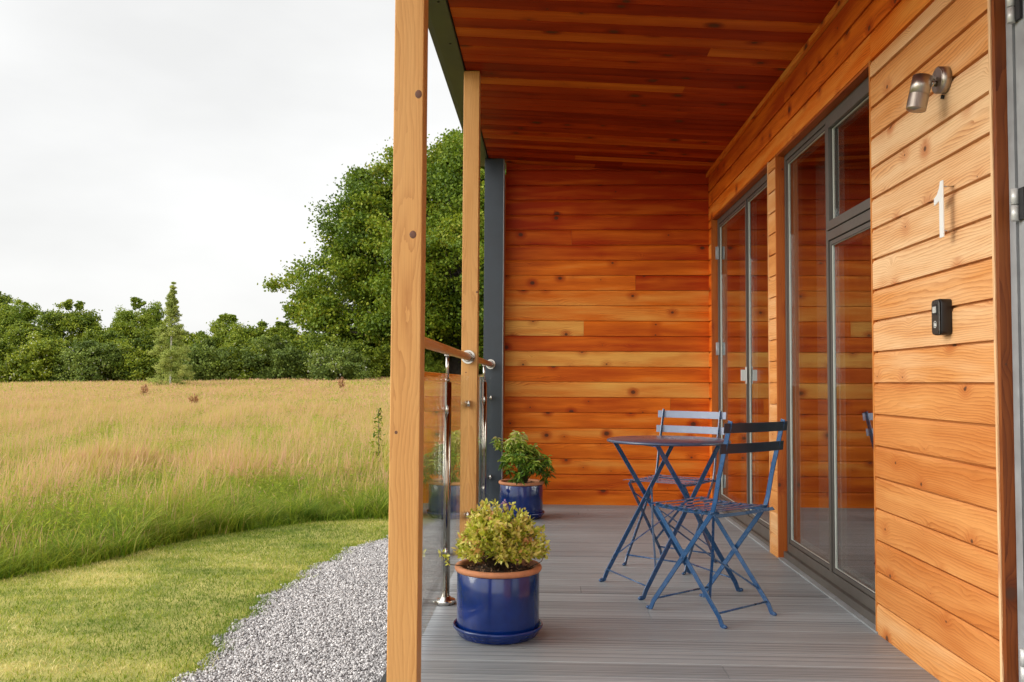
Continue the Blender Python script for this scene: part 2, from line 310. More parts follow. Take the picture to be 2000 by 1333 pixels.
def deckmat():
    m, n, L, out = mat('grey_composite_deck'); b = n('ShaderNodeBsdfPrincipled')
    tc = n('ShaderNodeTexCoord'); sp = n('ShaderNodeSeparateXYZ'); L(tc.outputs['Object'], sp.inputs[0])
    def mapped(sx, sy):
        q = n('ShaderNodeMapping'); q.inputs['Scale'].default_value = (sx, sy, 1); L(tc.outputs['Object'], q.inputs[0]); return q.outputs[0]
    a = n('ShaderNodeTexNoise', i_Scale=1.0, i_Detail=5.0, i_Roughness=0.7); L(mapped(0.12, 60), a.inputs['Vector'])
    c = n('ShaderNodeTexNoise', i_Scale=1.0, i_Detail=3.0); L(mapped(1.1, 3.0), c.inputs['Vector'])
    w = n('ShaderNodeMath', operation='MULTIPLY', i_1=1/0.0125); L(sp.outputs[1], w.inputs[0])
    f = n('ShaderNodeMath', operation='FRACT'); L(w.outputs[0], f.inputs[0])
    pk = n('ShaderNodeMath', operation='PINGPONG', i_1=0.5); L(f.outputs[0], pk.inputs[0])
    gv = n('ShaderNodeMapRange', interpolation_type='SMOOTHSTEP', i_1=0.05, i_2=0.2, i_3=0.30, i_4=1.0); L(pk.outputs[0], gv.inputs[0])
    tn = n('ShaderNodeAttribute', attribute_name='tone')
    s1 = n('ShaderNodeMapRange', i_1=0.36, i_2=0.64, i_3=0.74, i_4=1.22); L(a.outputs[0], s1.inputs[0])
    s2 = n('ShaderNodeMapRange', i_1=0.3, i_2=0.7, i_3=0.86, i_4=1.12); L(c.outputs[0], s2.inputs[0])
    s3 = n('ShaderNodeMapRange', i_1=0.0, i_2=1.0, i_3=0.86, i_4=1.14); L(tn.outputs['Fac'], s3.inputs[0])
    ln = n('ShaderNodeTexNoise', i_Scale=1.0, i_Detail=2.0, i_Roughness=0.5); L(mapped(0.05, 110), ln.inputs['Vector'])
    ld = n('ShaderNodeMapRange', interpolation_type='SMOOTHSTEP', i_1=0.39, i_2=0.45, i_3=0.34, i_4=1.0); L(ln.outputs[0], ld.inputs[0])
    ll = n('ShaderNodeMapRange', interpolation_type='SMOOTHSTEP', i_1=0.60, i_2=0.68, i_3=1.0, i_4=1.6); L(ln.outputs[0], ll.inputs[0])
    x = s1.outputs[0]
    for y in (ld.outputs[0], ll.outputs[0], s2.outputs[0], s3.outputs[0], gv.outputs[0]):
        q = n('ShaderNodeMath', operation='MULTIPLY'); L(x, q.inputs[0]); L(y, q.inputs[1]); x = q.outputs[0]
    v = n('ShaderNodeVectorMath', operation='SCALE'); v.inputs[0].default_value = (0.335, 0.352, 0.370); L(x, v.inputs['Scale'])
    # specks of dirt
    d = n('ShaderNodeTexNoise', i_Scale=38.0, i_Detail=2.0); L(tc.outputs['Object'], d.inputs['Vector'])
    dm = n('ShaderNodeMapRange', i_1=0.74, i_2=0.80, i_3=0.0, i_4=0.5); L(d.outputs[0], dm.inputs[0])
    mk = n('ShaderNodeMix', data_type='RGBA'); L(dm.outputs[0], mk.inputs['Factor']); L(v.outputs[0], mk.inputs['A']); mk.inputs['B'].default_value = (0.42, 0.38, 0.31, 1)
    L(mk.outputs['Result'], b.inputs['Base Color']); b.inputs['Roughness'].default_value = 0.45; b.inputs['Specular IOR Level'].default_value = 0.5
    bp = n('ShaderNodeBump', i_Strength=0.7, i_Distance=0.0015)
    bh = n('ShaderNodeMath', operation='ADD'); L(gv.outputs[0], bh.inputs[0]); L(a.outputs[0], bh.inputs[1]); L(bh.outputs[0], bp.inputs['Height']); L(bp.outputs[0], b.inputs['Normal'])
    L(b.outputs[0], out.inputs[0]); return m
M_DECK = deckmat()

# ------------------------------------------------------------------ key dimensions (metres)
XW = 1.314          # face of the house wall
YE = 7.20           # face of the end wall
PITCH_B = 0.1243    # cladding board
HEAD = 2.305        # top of the openings
def ceil_z(x): return 2.695 + (XW - x)*0.056
CAN_Y0 = -0.6        # near edge of the canopy

# ------------------------------------------------------------------ ground
def terrain(X, Y):
    d = np.sqrt(X*X + Y*Y); s = np.clip((d-8)/42, 0, 1.6); s = np.where(s < 1, s*s*(3-2*s), 1+(s-1)*0.4)
    a = np.clip(0.55 + 0.026*(X+31), 0.2, 1.6)
    return -0.16 + s*a + 0.03*np.sin(X*.7+1)*np.sin(Y*.45)*np.clip((d-8)/10, 0, 1)
def edge_lawn(Y):   # X of gravel/lawn border at each Y
    yy = [-4, 1.0, 2.2, 3.3, 3.9, 4.5, 5.2, 5.9, 6.3, 6.9, 7.8, 9, 12]
    xx = [-1.15, -1.2, -1.26, -1.34, -1.40, -1.44, -1.41, -1.33, -1.20, -0.98, -0.72, -0.55, -0.5]
    return np.interp(Y, yy, xx) + 0.022*np.sin(np.asarray(Y)*9.1) + 0.018*np.sin(np.asarray(Y)*23.7+1)+0.012*np.sin(np.asarray(Y)*51)
def edge_meadow(X):  # Y of lawn/meadow border at each X
    xx = [-14, -8, -5, -3.1, -2.8, -2.5, -2.05, -1.31, -0.6, 1, 4]
    yy = [0.3, 2.0, 3.72, 4.93, 5.33, 6.42, 6.98, 7.40, 7.85, 9.2, 11]
    return np.interp(X, xx, yy) + 0.05*np.sin(np.asarray(X)*6.3) + 0.03*np.sin(np.asarray(X)*17+2)

def groundmat():
    m, n, L, out = mat('meadow_soil'); b = n('ShaderNodeBsdfPrincipled', i_Roughness=0.95)
    tc = n('ShaderNodeTexCoord'); z = n('ShaderNodeTexNoise', i_Scale=0.35, i_Detail=8.0, i_Roughness=0.7); L(tc.outputs['Object'], z.inputs['Vector'])
    rp = n('ShaderNodeValToRGB'); e = rp.color_ramp.elements; e[0].position = .35; e[0].color = (0.05, 0.075, 0.018, 1); e[1].position = .65; e[1].color = (0.20, 0.17, 0.075, 1)
    L(z.outputs[0], rp.inputs[0]); L(rp.outputs[0], b.inputs['Base Color']); L(b.outputs[0], out.inputs[0]); return m
gx = np.concatenate([np.linspace(-400, -45, 24), np.linspace(-42, 30, 110), np.linspace(36, 400, 22)])
gy = np.concatenate([np.linspace(-60, -4, 14), np.linspace(-3, 70, 130), np.linspace(76, 700, 22)])
GX, GY = np.meshgrid(gx, gy); GZ = terrain(GX, GY)
vv = np.stack([GX.ravel(), GY.ravel(), GZ.ravel()], 1); nx = len(gx)
ii, jj = np.meshgrid(np.arange(nx-1), np.arange(len(gy)-1)); q = (jj*nx+ii).ravel()
g = link('ground', npmesh('ground', vv, np.stack([q, q+1, q+1+nx, q+nx], 1), smooth=True), groundmat()); tag(g, kind='structure')

def lawnmat():
    m, n, L, out = mat('mown_lawn'); b = n('ShaderNodeBsdfPrincipled', i_Roughness=0.9)
    tc = n('ShaderNodeTexCoord'); z = n('ShaderNodeTexNoise', i_Scale=3.2, i_Detail=9.0, i_Roughness=0.72); L(tc.outputs['Object'], z.inputs['Vector'])
    rp = n('ShaderNodeValToRGB'); e = rp.color_ramp.elements; e[0].position = .36; e[0].color = (0.14, 0.18, 0.012, 1); e[1].position = .64; e[1].color = (0.48, 0.42, 0.12, 1)
    L(z.outputs[0], rp.inputs[0]); L(rp.outputs[0], b.inputs['Base Color'])
    z2 = n('ShaderNodeTexNoise', i_Scale=120.0, i_Detail=3.0); L(tc.outputs['Object'], z2.inputs['Vector'])
    bp = n('ShaderNodeBump', i_Strength=1.0, i_Distance=0.01); L(z2.outputs[0], bp.inputs['Height']); L(bp.outputs[0], b.inputs['Normal'])
    L(b.outputs[0], out.inputs[0]); return m
# lawn sheet (4 mm above the ground)
rows = []; ys = np.linspace(-3.5, 8.4, 240)
for y in ys:
    x1 = float(edge_lawn(y)); rows.append(np.linspace(-13, x1, 90))
LX = np.array(rows); LY = np.repeat(ys[:, None], 90, 1)
LY2 = np.minimum(LY, edge_meadow(LX)+0.12)
vv = np.stack([LX.ravel(), LY2.ravel(), (terrain(LX, LY2)+0.006).ravel()], 1)
ii, jj = np.meshgrid(np.arange(89), np.arange(239)); q = (jj*90+ii).ravel()
fa = np.stack([q, q+1, q+91, q+90], 1)
v4 = vv[fa]; area = np.abs((v4[:, 2, 0]-v4[:, 0, 0])*(v4[:, 2, 1]-v4[:, 0, 1])); fa = fa[area > 1e-6]
lw = link('lawn', npmesh('lawn', vv, fa, smooth=True), lawnmat()); tag(lw, kind='structure')

# gravel base sheet
def gravelmat(name):
    m, n, L, out = mat(name); b = n('ShaderNodeBsdfPrincipled', i_Roughness=0.85)
    tc = n('ShaderNodeTexCoord'); v = n('ShaderNodeTexVoronoi', i_Scale=75.0); L(tc.outputs['Object'], v.inputs['Vector'])
    sp = n('ShaderNodeSeparateXYZ'); L(v.outputs['Color'], sp.inputs[0])
    rp = n('ShaderNodeValToRGB'); e = rp.color_ramp.elements; e[0].color = (0.05, 0.045, 0.045, 1); e[1].color = (0.22, 0.20, 0.205, 1)
    L(sp.outputs[0], rp.inputs[0]); L(rp.outputs[0], b.inputs['Base Color'])
    bp = n('ShaderNodeBump', i_Strength=1.0, i_Distance=0.01, invert=True); L(v.outputs['Distance'], bp.inputs['Height']); L(bp.outputs[0], b.inputs['Normal'])
    L(b.outputs[0], out.inputs[0]); return m
ys = np.linspace(-3.5, 9.0, 260); V = []; Fq = []
for i, y in enumerate(ys):
    x0 = float(edge_lawn(y))-0.03; V += [(x0, y, float(terrain(np.array(x0), np.array(y)))+0.012), (-0.2, y, -0.148)]
    if i: Fq.append((2*i-2, 2*i-1, 2*i+1, 2*i))
gp = link('gravel_path', npmesh('gravel_path', V, Fq), gravelmat('gravel_base')); tag(gp, kind='structure')

# gravel stones
ico = bmesh.new(); bmesh.ops.create_icosphere(ico, subdivisions=1, radius=1.0)
iv = np.array([v.co[:] for v in ico.verts]); ifc = np.array([[v.index for v in f.verts] for f in ico.faces]); ico.free()
def rot_rand(N):
    q = RNG.normal(size=(N, 4)); q /= np.linalg.norm(q, axis=1)[:, None]; a, b, c, d = q.T
    return np.stack([np.stack([1-2*(c*c+d*d), 2*(b*c-a*d), 2*(b*d+a*c)], 1), np.stack([2*(b*c+a*d), 1-2*(b*b+d*d), 2*(c*d-a*b)], 1), np.stack([2*(b*d-a*c), 2*(c*d+a*b), 1-2*(b*b+c*c)], 1)], 1)
N = 125000
Y = RNG.uniform(1.2, 8.6, N); x0 = edge_lawn(Y); X = x0 - 0.03 + RNG.random(N)*(-0.42-x0)
r = RNG.uniform(0.0026, 0.0056, N)*np.where(RNG.random(N) < .06, 1.5, 1)
sc3 = RNG.uniform(0.6, 1.15, (N, 3)); P = iv[None]*(1+RNG.uniform(-.22, .22, (N, len(iv), 1)))*sc3[:, None]*r[:, None, None]
P = np.einsum('nij,nkj->nki', rot_rand(N), P) + np.stack([X, Y, terrain(X, Y)+0.012+r*RNG.uniform(-.1, 1.0, N)], 1)[:, None]
Fs = (ifc[None]+(np.arange(N)*len(iv))[:, None, None]).reshape(-1, 3)
M_STONE = leafmat('gravel_stone', [(0, (0.14, 0.132, 0.130)), (0.25, (0.37, 0.355, 0.352)), (0.7, (0.56, 0.54, 0.535)), (0.92, (0.68, 0.65, 0.63)), (1, (0.88, 0.86, 0.84))], trans=0.0, rough=0.8)
st = link('gravel_stones', npmesh('gravel_stones', P.reshape(-1, 3), Fs, tone=np.repeat(RNG.random(N), len(ifc))), M_STONE)
tag(st, 'loose grey and white gravel chips between lawn and deck', 'gravel', kind='stuff')

def leaves(C, size, flat=0.0, aspect=.5, tone=None, up=None, cup=.25, droop=None):
    """6-vertex pointed leaves; C (N,3) leaf base, direction random (or up (N,3)); returns verts, quads, tone"""
    N = len(C); d = RNG.normal(size=(N, 3)) if up is None else up+RNG.normal(size=(N, 3))*.35
    if flat: d[:, 2] *= (1-flat)
    d /= np.linalg.norm(d, axis=1)[:, None]
    n_ = RNG.normal(size=(N, 3)); n_[:, 2] += .8; sd = np.cross(d, n_); sd /= np.maximum(1e-6, np.linalg.norm(sd, axis=1))[:, None]; nn = np.cross(sd, d)
    s = np.asarray(size)[:, None]; w = s*aspect/2
    a = C; m1 = C+d*s*.3; m2 = C+d*s*.68; tp = C+d*s
    if droop is not None: tp = tp-np.array([0, 0, 1])*s*droop; m2 = m2-np.array([0, 0, 1])*s*droop*.45
    V = np.stack([a, m1+sd*w*.85+nn*w*cup, m2+sd*w*.8+nn*w*cup, tp, m2-sd*w*.8+nn*w*cup, m1-sd*w*.85+nn*w*cup], 1)
    # spine makes two quads
    b = (np.arange(N)*6)[:, None]; F_ = np.concatenate([np.array([[0, 1, 2, 3]])+b, np.array([[0, 3, 4, 5]])+b], 0)
    t = RNG.random(N) if tone is None else tone
    return V.reshape(-1, 3), F_, np.concatenate([t, t])
# ------------------------------------------------------------------ grass blades
def vnoise(X, Y, s, seed=0):
    r = np.random.default_rng(seed); ph = r.uniform(0, 6.28, (6, 2)); fr = r.uniform(.5, 1.6, (6, 2))*s; out = 0
    for i in range(6): out = out + np.sin(X*fr[i, 0]*(1 if i % 2 else -1)+Y*fr[i, 1]+ph[i, 0])*np.sin(Y*fr[i, 0]*.7-X*fr[i, 1]*.8+ph[i, 1])
    return out/2.2
def blades(X, Y, h, w, bend, tone, segs=3, head=None, z0=None, windx=0.0):
    N = len(X); az = RNG.uniform(0, 2*PI, N); Z = terrain(X, Y) if z0 is None else z0
    dx, dy = np.cos(az)*bend+windx, np.sin(az)*bend; fa_ = RNG.uniform(0, 2*PI, N); wx, wy = np.cos(fa_), np.sin(fa_)
    V = np.zeros((N, 2*segs+1, 3), np.float32); Hh = np.zeros((N, 2*segs+1), np.float32)
    for k in range(segs+1):
        t = k/segs; px = X+dx*h*t**2; py = Y+dy*h*t**2; pz = Z+h*t*(1-.25*bend*t)
        ww = w*(1-t)**0.7
        if head is not None:
            hp = np.where(head, 1.0, 0.0); prof = {0: .35, 1: .35, 2: 1.5, 3: 0.2}[k] if segs == 3 else 1
            ww = ww*(1-hp)+hp*w*prof
        if k < segs:
            V[:, 2*k] = np.stack([px-wx*ww/2, py-wy*ww/2, pz], 1); V[:, 2*k+1] = np.stack([px+wx*ww/2, py+wy*ww/2, pz], 1); Hh[:, 2*k:2*k+2] = t
        else: V[:, 2*k] = np.stack([px, py, pz], 1); Hh[:, 2*k] = 1
    nv = 2*segs+1; base = (np.arange(N)*nv)[:, None]; tris = []
    for k in range(segs-1): tris += [[2*k, 2*k+1, 2*k+3], [2*k, 2*k+3, 2*k+2]]
    tris.append([2*segs-2, 2*segs-1, 2*segs]); tris = np.array(tris)
    Fc = (tris[None]+base[:, :, None]).reshape(-1, 3)
    return V.reshape(-1, 3), Fc, np.repeat(tone, len(tris)), Hh.ravel()
def grassmat(name, ramp, top, topamt, trans=0.3):
    m, n, L, out = mat(name); b = n('ShaderNodeBsdfPrincipled', i_Roughness=0.6); b.inputs['Specular IOR Level'].default_value = 0.25
    tn = n('ShaderNodeAttribute', attribute_name='tone'); hg = n('ShaderNodeAttribute', attribute_name='hgt')
    rp = n('ShaderNodeValToRGB'); e = rp.color_ramp.elements
    e[0].position = ramp[0][0]; e[0].color = (*ramp[0][1], 1); e[1].position = ramp[-1][0]; e[1].color = (*ramp[-1][1], 1)
    for p, c in ramp[1:-1]: q = e.new(p); q.color = (*c, 1)
    L(tn.outputs['Fac'], rp.inputs[0])
    mr = n('ShaderNodeMapRange', i_1=0.2, i_2=1.0, i_3=0.0, i_4=topamt); L(hg.outputs['Fac'], mr.inputs[0])
    mx = n('ShaderNodeMix', data_type='RGBA'); L(mr.outputs[0], mx.inputs['Factor']); L(rp.outputs[0], mx.inputs['A']); mx.inputs['B'].default_value = (*top, 1)
    L(mx.outputs['Result'], b.inputs['Base Color']); t = n('ShaderNodeBsdfTranslucent'); L(mx.outputs['Result'], t.inputs[0])
    ms = n('ShaderNodeMixShader', i_0=trans); L(b.outputs[0], ms.inputs[1]); L(t.outputs[0], ms.inputs[2]); L(ms.outputs[0], out.inputs[0]); return m
GRAMP = [(0, (0.085, 0.19, 0.010)), (0.25, (0.25, 0.37, 0.022)), (0.5, (0.42, 0.45, 0.040)), (0.68, (0.52, 0.42, 0.10)), (0.85, (0.70, 0.42, 0.25)), (1, (0.68, 0.35, 0.27))]
M_GRASS = grassmat('meadow_grass', GRAMP, (0.56, 0.50, 0.14), 0.25, trans=0.42)
M_LAWNG = grassmat('lawn_grass', [(0, (0.075, 0.16, 0.008)), (0.5, (0.27, 0.35, 0.018)), (0.8, (0.52, 0.48, 0.10)), (1, (0.80, 0.66, 0.30))], (0.46, 0.46, 0.08), 0.25)
parts = []
def scatter(N, d0, d1, a0=-0.70, a1=0.16, pw=1.0):
    d = d0*(d1/d0)**(RNG.random(N)**pw) if pw != 0 else RNG.uniform(d0, d1, N)
    a = RNG.uniform(a0, a1, N)       # tangent of the bearing
    return a*d, d
# (zone, N, h range, width)
for (N, d0, d1, wmin, dens) in ((240000, 3.2, 9.5, 0.0034, 0), (390000, 9.5, 20, 0.0040, 0), (400000, 20, 62, 0.0095, 0)):
    a = np.where(np.arange(N) < N*.85, RNG.uniform(-0.74, 0.05, N), RNG.uniform(-1.5, -.74, N)); d = np.sqrt(RNG.uniform(d0**2, d1**2, N)) if d1 < 30 else d0*(d1/d0)**RNG.random(N)
    X = a*d; Y = d; em = edge_meadow(X)
    clump = .6*vnoise(X, Y, 2.6, 3)+.6*vnoise(X, Y, 7.5, 13)*np.clip((16-Y)/8, .25, 1)
    keep = (Y > em+RNG.uniform(-.03, .08, N)) & ((X < -0.55) | (Y > 9.0)); X, Y, em, clump = X[keep], Y[keep], em[keep], clump[keep]; d = Y
    n_ = len(X); into = np.clip((Y-em)/1.4, 0, 1)
    tan_p = np.clip((Y-em-2.5)/11.0, 0, 1)*0.22+np.clip((Y-18)/16, 0, 1)*0.50 + 0.16*vnoise(X, Y, .8, 5)*np.clip((Y-em)/3, 0, 1)*np.clip((30-Y)/12, .3, 1) + .14*vnoise(X, Y, 2.2, 15) + .10*clump
    nearz = np.clip((Y-em)/5.0, 0, 1); istan = RNG.random(n_) < (tan_p+.05)*(.40+.60*nearz)
    tone = np.where(istan, RNG.uniform(.58, 1.0, n_), np.clip(np.where(RNG.random(n_) < .4, RNG.uniform(0.0, .16, n_), RNG.uniform(.22, .46, n_))+.18*np.clip((Y-em-1)/9, 0, 1)+.14*clump, 0, .6))
    h = np.where(istan, RNG.uniform(.28, .50, n_), RNG.uniform(.14, .36, n_))*(0.42+0.58*into)*(1+.34*clump)*(1-0.36*np.clip((Y-11)/14, 0, 1))
    w = np.maximum(wmin, wmin*d/d0*0.9)*RNG.uniform(.6, 1.3, n_)*np.where(istan, .45+.35*nearz, 1.35)*np.where(a[keep] < -.74, 2.4, 1)
    bend = np.where(istan, RNG.uniform(.02, .35, n_), RNG.uniform(.3, 1.6, n_))
    parts.append(blades(X, Y, h, w, bend, tone, head=istan & (RNG.random(n_) < .8), windx=0.06))
# tussocks: dense arching clumps, most of them along the mown edge
nt = 340; tx = RNG.uniform(-8.5, -.7, nt); ty = edge_meadow(tx)+RNG.exponential(.9, nt)+.05
nt2 = 700; d = 6*(26/6)**RNG.random(nt2); tx = np.concatenate([tx, RNG.uniform(-.74, .05, nt2)*d]); ty = np.concatenate([ty, d]); k_ = (ty > edge_meadow(tx)+.02) & ((tx < -.6) | (ty > 9)); tx, ty = tx[k_], ty[k_]
nb3 = 85; X = np.repeat(tx, nb3); Y = np.repeat(ty, nb3); n_ = len(X); az_ = RNG.uniform(0, 2*PI, n_); rr_ = np.abs(RNG.normal(0, .045, n_)); X = X+np.cos(az_)*rr_; Y = Y+np.sin(az_)*rr_
hs = np.repeat(RNG.uniform(.15, .40, len(tx)), nb3)*RNG.uniform(.55, 1.1, n_); ts = np.repeat(RNG.uniform(.0, .42, len(tx)), nb3)+RNG.normal(0, .12, n_)
parts.append(blades(X, Y, hs, np.maximum(.0056, .0006*Y)*RNG.uniform(.5, 1.4, n_), RNG.uniform(.3, 1.5, n_), np.where(RNG.random(n_) < .07, .72, np.clip(ts, 0, .58)), windx=.05))
def joinparts(parts):
    o = 0; V, F_, T, H = [], [], [], []
    for v, f, t, h in parts: V.append(v); F_.append(f+o); T.append(t); H.append(h); o += len(v)
    return np.concatenate(V), np.concatenate(F_), np.concatenate(T), np.concatenate(H)
v, f, t, h = joinparts(parts)
mg = link('meadow_grass', npmesh('meadow_grass', v, f, t, h), M_GRASS)
tag(mg, 'tall meadow grass, green at the mown edge and straw coloured with seed heads further out', 'grass', kind='stuff')
# loose seed heads and leaf flecks over the meadow
V_, F2, T2 = [], [], []; off = 0
for (N, d0, d1) in ((60000, 5.2, 11), (110000, 11, 24), (130000, 24, 60)):
    a = np.where(np.arange(N) < N*.87, RNG.uniform(-0.74, 0.05, N), RNG.uniform(-1.5, -.74, N)); d = d0*(d1/d0)**RNG.random(N); X = a*d; Y = d; em = edge_meadow(X)
    keep = (Y > em+.15) & ((X < -0.55) | (Y > 9.0)); X, Y, em = X[keep], Y[keep], em[keep]; n_ = len(X)
    far = np.clip((Y-em-.5)/11, 0, 1); far = np.clip((Y-em-1.5)/15, 0, 1); pt = .14+.60*far+.28*vnoise(X, Y, .8, 5); tn = np.where(RNG.random(n_) < pt, RNG.uniform(.62, 1, n_), RNG.uniform(.12, .55, n_))
    z = terrain(X, Y)+RNG.uniform(.10, .36, n_)*(1-.3*far)*(.55+.45*np.clip((Y-em)/1.2, 0, 1))
    dirs = np.stack([RNG.normal(0, .6, n_), RNG.normal(0, .6, n_), RNG.uniform(-.1, 1.1, n_)], 1)
    v, f, t = leaves(np.stack([X, Y, z], 1), RNG.uniform(.018, .05, n_)*np.maximum(1, Y/13), aspect=.13 if d0 < 6 else .20, tone=tn, up=dirs)
    V_.append(v); F2.append(f+off); T2.append(t); off += len(v)
sh = link('meadow_seed_heads', npmesh('meadow_seed_heads', np.concatenate(V_), np.concatenate(F2), np.concatenate(T2)), leafmat('seed_fleck', GRAMP, .35, .7))
tag(sh, 'scattered straw and pink brown grass seed heads over the meadow', 'grass', kind='stuff')
# lawn blades
N = 280000
a = np.where(np.arange(N) < N*.84, RNG.uniform(-0.74, -0.02, N), RNG.uniform(-1.5, -.74, N)); d = np.sqrt(RNG.uniform(2.2**2, 8.6**2, N)); X = a*d; Y = d
keep = (X < edge_lawn(Y)+0.02+RNG.exponential(.015, N)-.02) & (Y < edge_meadow(X)+.1); X, Y = X[keep], Y[keep]; n_ = len(X)
near_edge = np.exp(-np.abs(edge_lawn(Y)-X)/0.05)
pn = .46+.30*vnoise(X, Y, 1.6, 8)+.30*vnoise(X*.5, Y*1.8, 4.6, 9)+.12*vnoise(X, Y, 14, 10)
h = RNG.uniform(.014, .036, n_)*(1+1.2*near_edge); tone = np.clip(pn+RNG.normal(0, .30, n_)-.25*near_edge, 0, 1)
v, f, t, hh = blades(X, Y, h, RNG.uniform(.0025, .0048, n_), RNG.uniform(.2, 1.3, n_), tone, segs=2)
lg = link('lawn_grass', npmesh('lawn_grass', v, f, t, hh), M_LAWNG)
tag(lg, 'short mown lawn grass, green with dry straw patches, beside the gravel', 'grass', kind='stuff')

# ------------------------------------------------------------------ deck
mb = MB(); y = -1.5; bw = 0.146; y = YE+0.06
while y > -1.6:
    y0 = y-bw+0.005; cuts = [-0.52]
    if random.random() < .35: cuts.append(random.uniform(0.1, 1.1))
    cuts.append(XW+0.12); to = random.random()
    for a, b in zip(cuts[:-1], cuts[1:]):
        mb.box((a+.001, y0, -0.024), (b-.001, y, 0.0), axis=0, tone=random.random())
    y -= bw
dk = mb.build('deck', M_DECK); tag(dk, kind='structure')
mb = MB(); mb.box((-0.50, -1.5, -0.20), (XW+.1, YE, -0.030), axis=1); mb.box((-0.545, -1.55, -0.17), (-0.522, YE, -0.004), axis=1)
dj = mb.build('deck_frame', M_BLACK); tag(dj, kind='structure')

# ------------------------------------------------------------------ the cabin
cabin = thing('cabin', 'timber clad cabin with covered deck, larch boarded walls and ceiling, dark window frames', 'building', (XW, 5, 0))
def kid(o, root=cabin):
    o.parent = root; o.matrix_parent_inverse = root.matrix_basis.inverted() if root.type == 'EMPTY' else Matrix.Identity(4)
    return o
CINV = Matrix.Translation((-XW, -5, 0))
def ck(mbx, name, m, parent=None, **kw):
    """build in world coordinates, make it a child of the cabin (or of a part of it)"""
    o = mbx.build(name, m, None, **kw)
    if parent is None:
        o.parent = cabin; o.matrix_parent_inverse = CINV
    else: o.parent = parent           # the parent sits at the world origin through its own inverse
    return o
def clad(mbx, org, U, Nn, u0, u1, rows, tones=None, splits=None, bevel=0.014, dep=0.009, spread=(0.15, 0.85), joint=0.25, gap=.0055):
    """shiplap boards; org point, U unit along, Nn outward normal, rows: list of (z0,z1)"""
    org = Vector(org); U = Vector(U); Nn = Vector(Nn); Z = Vector((0, 0, 1))
    for i, (z0, z1) in enumerate(rows):
        cuts = [u0, u1]
        if splits and i in splits: cuts = [u0]+splits[i]+[u1]
        elif random.random() < joint and u1-u0 > .8: cuts = [u0, random.uniform(u0+.3, u1-.3), u1]
        for k, (a, b) in enumerate(zip(cuts[:-1], cuts[1:])):
            tn = None
            if tones and i in tones: tn = tones[i][min(k, len(tones[i])-1)]
            if tn is None: tn = random.uniform(*spread)
            if k: a += .0012
            ou, ov = random.uniform(0, 80), random.uniform(0, 80)
            prof = [(z0, -dep-.010), (z0, 0.0), (z1-bevel-gap, 0.0), (z1-gap, -dep*.55), (z1-gap+.0005, -dep-.006), (z1+.004, -dep-.006)]
            acc = 0; us = []
            for j, pz in enumerate(prof):
                if j: acc += math.hypot(prof[j][0]-prof[j-1][0], prof[j][1]-prof[j-1][1])
                us.append(acc)
            for j in range(len(prof)-1):
                (za, na), (zb, nb) = prof[j], prof[j+1]
                pts = [org+U*a+Z*za+Nn*na, org+U*b+Z*za+Nn*na, org+U*b+Z*zb+Nn*nb, org+U*a+Z*zb+Nn*nb]
                mbx.face(pts, [(ou+a, ov+us[j]), (ou+b, ov+us[j]), (ou+b, ov+us[j+1]), (ou+a, ov+us[j+1])], tn)
            for uu in (a, b):       # board ends
                pts = [org+U*uu+Z*z+Nn*q_ for z, q_ in prof]+[org+U*uu+Z*(z1+.004)+Nn*(-.022), org+U*uu+Z*z0+Nn*(-.022)]
                mbx.face(pts, [(ou+.01*k_, ov+.01*k_) for k_ in range(len(pts))], tn)
rows_to = lambda top, z0=0.0: [(z0+i*PITCH_B, z0+(i+1)*PITCH_B) for i in range(int(math.ceil((top-z0)/PITCH_B)))]

# end wall
mb = MB()
tones = {0: [.62], 1: [.68], 2: [.5], 3: [.58], 4: [.45], 5: [.55], 6: [.66], 7: [.18], 8: [.62], 9: [.08], 10: [.78], 11: [.02, .62], 12: [.34], 13: [.36], 14: [.5, .9], 15: [.62], 16: [.80], 17: [.82], 18: [.92], 19: [.92], 20: [1.0], 21: [1.0], 22: [.95]}  # upper rows toned darker to deepen the shade below the ceiling
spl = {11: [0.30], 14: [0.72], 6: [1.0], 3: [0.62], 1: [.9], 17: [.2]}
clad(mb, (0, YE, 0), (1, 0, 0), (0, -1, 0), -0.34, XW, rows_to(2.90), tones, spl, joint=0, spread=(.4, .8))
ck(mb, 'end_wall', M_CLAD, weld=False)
mb = MB(); mb.box((-.36, YE+.024, -.1), (XW+3.2, YE+.20, 2.62), axis=2); mb.box((-.36, YE+.024, 2.62), (XW+.3, YE+.20, 2.70), axis=0)
ck(mb, 'wall_core', M_TRIM)

# front walls between the openings; openings: (y0, y1)
WIN = (3.615, 5.085); DOOR = (5.285, 7.07); PAN0 = 2.632
mb = MB(); rw = rows_to(HEAD)
rw = [(a, b) for a, b in rw if a < HEAD-.02]; rw[-1] = (rw[-1][0], HEAD+.001)
ptones = {0: [.48], 1: [.80], 2: [.85], 3: [.72], 4: [.66], 5: [.86], 6: [.78], 7: [.62], 8: [.42], 9: [.25], 10: [.38], 11: [.08], 12: [.12], 13: [.14], 14: [.10], 15: [.05], 16: [.42], 17: [.55], 18: [.25]}
clad(mb, (XW, 0, 0), (0, 1, 0), (-1, 0, 0), PAN0+.012, WIN[0]-.010, rw, ptones, None, joint=0, bevel=.012, dep=.011, gap=.0085)
ck(mb, 'wall_panel', M_PANEL, weld=False)
mb = MB(); clad(mb, (XW, 0, 0), (0, 1, 0), (-1, 0, 0), WIN[1]+.016, DOOR[0]-.016, rw, joint=0, spread=(.2, .6)); ck(mb, 'pier', M_PANEL, weld=False)
mb = MB(); clad(mb, (XW, 0, 0), (0, 1, 0), (-1, 0, 0), DOOR[1]+.014, YE, rw, joint=0, spread=(.3, .7)); ck(mb, 'corner_pier', M_CLAD, weld=False)
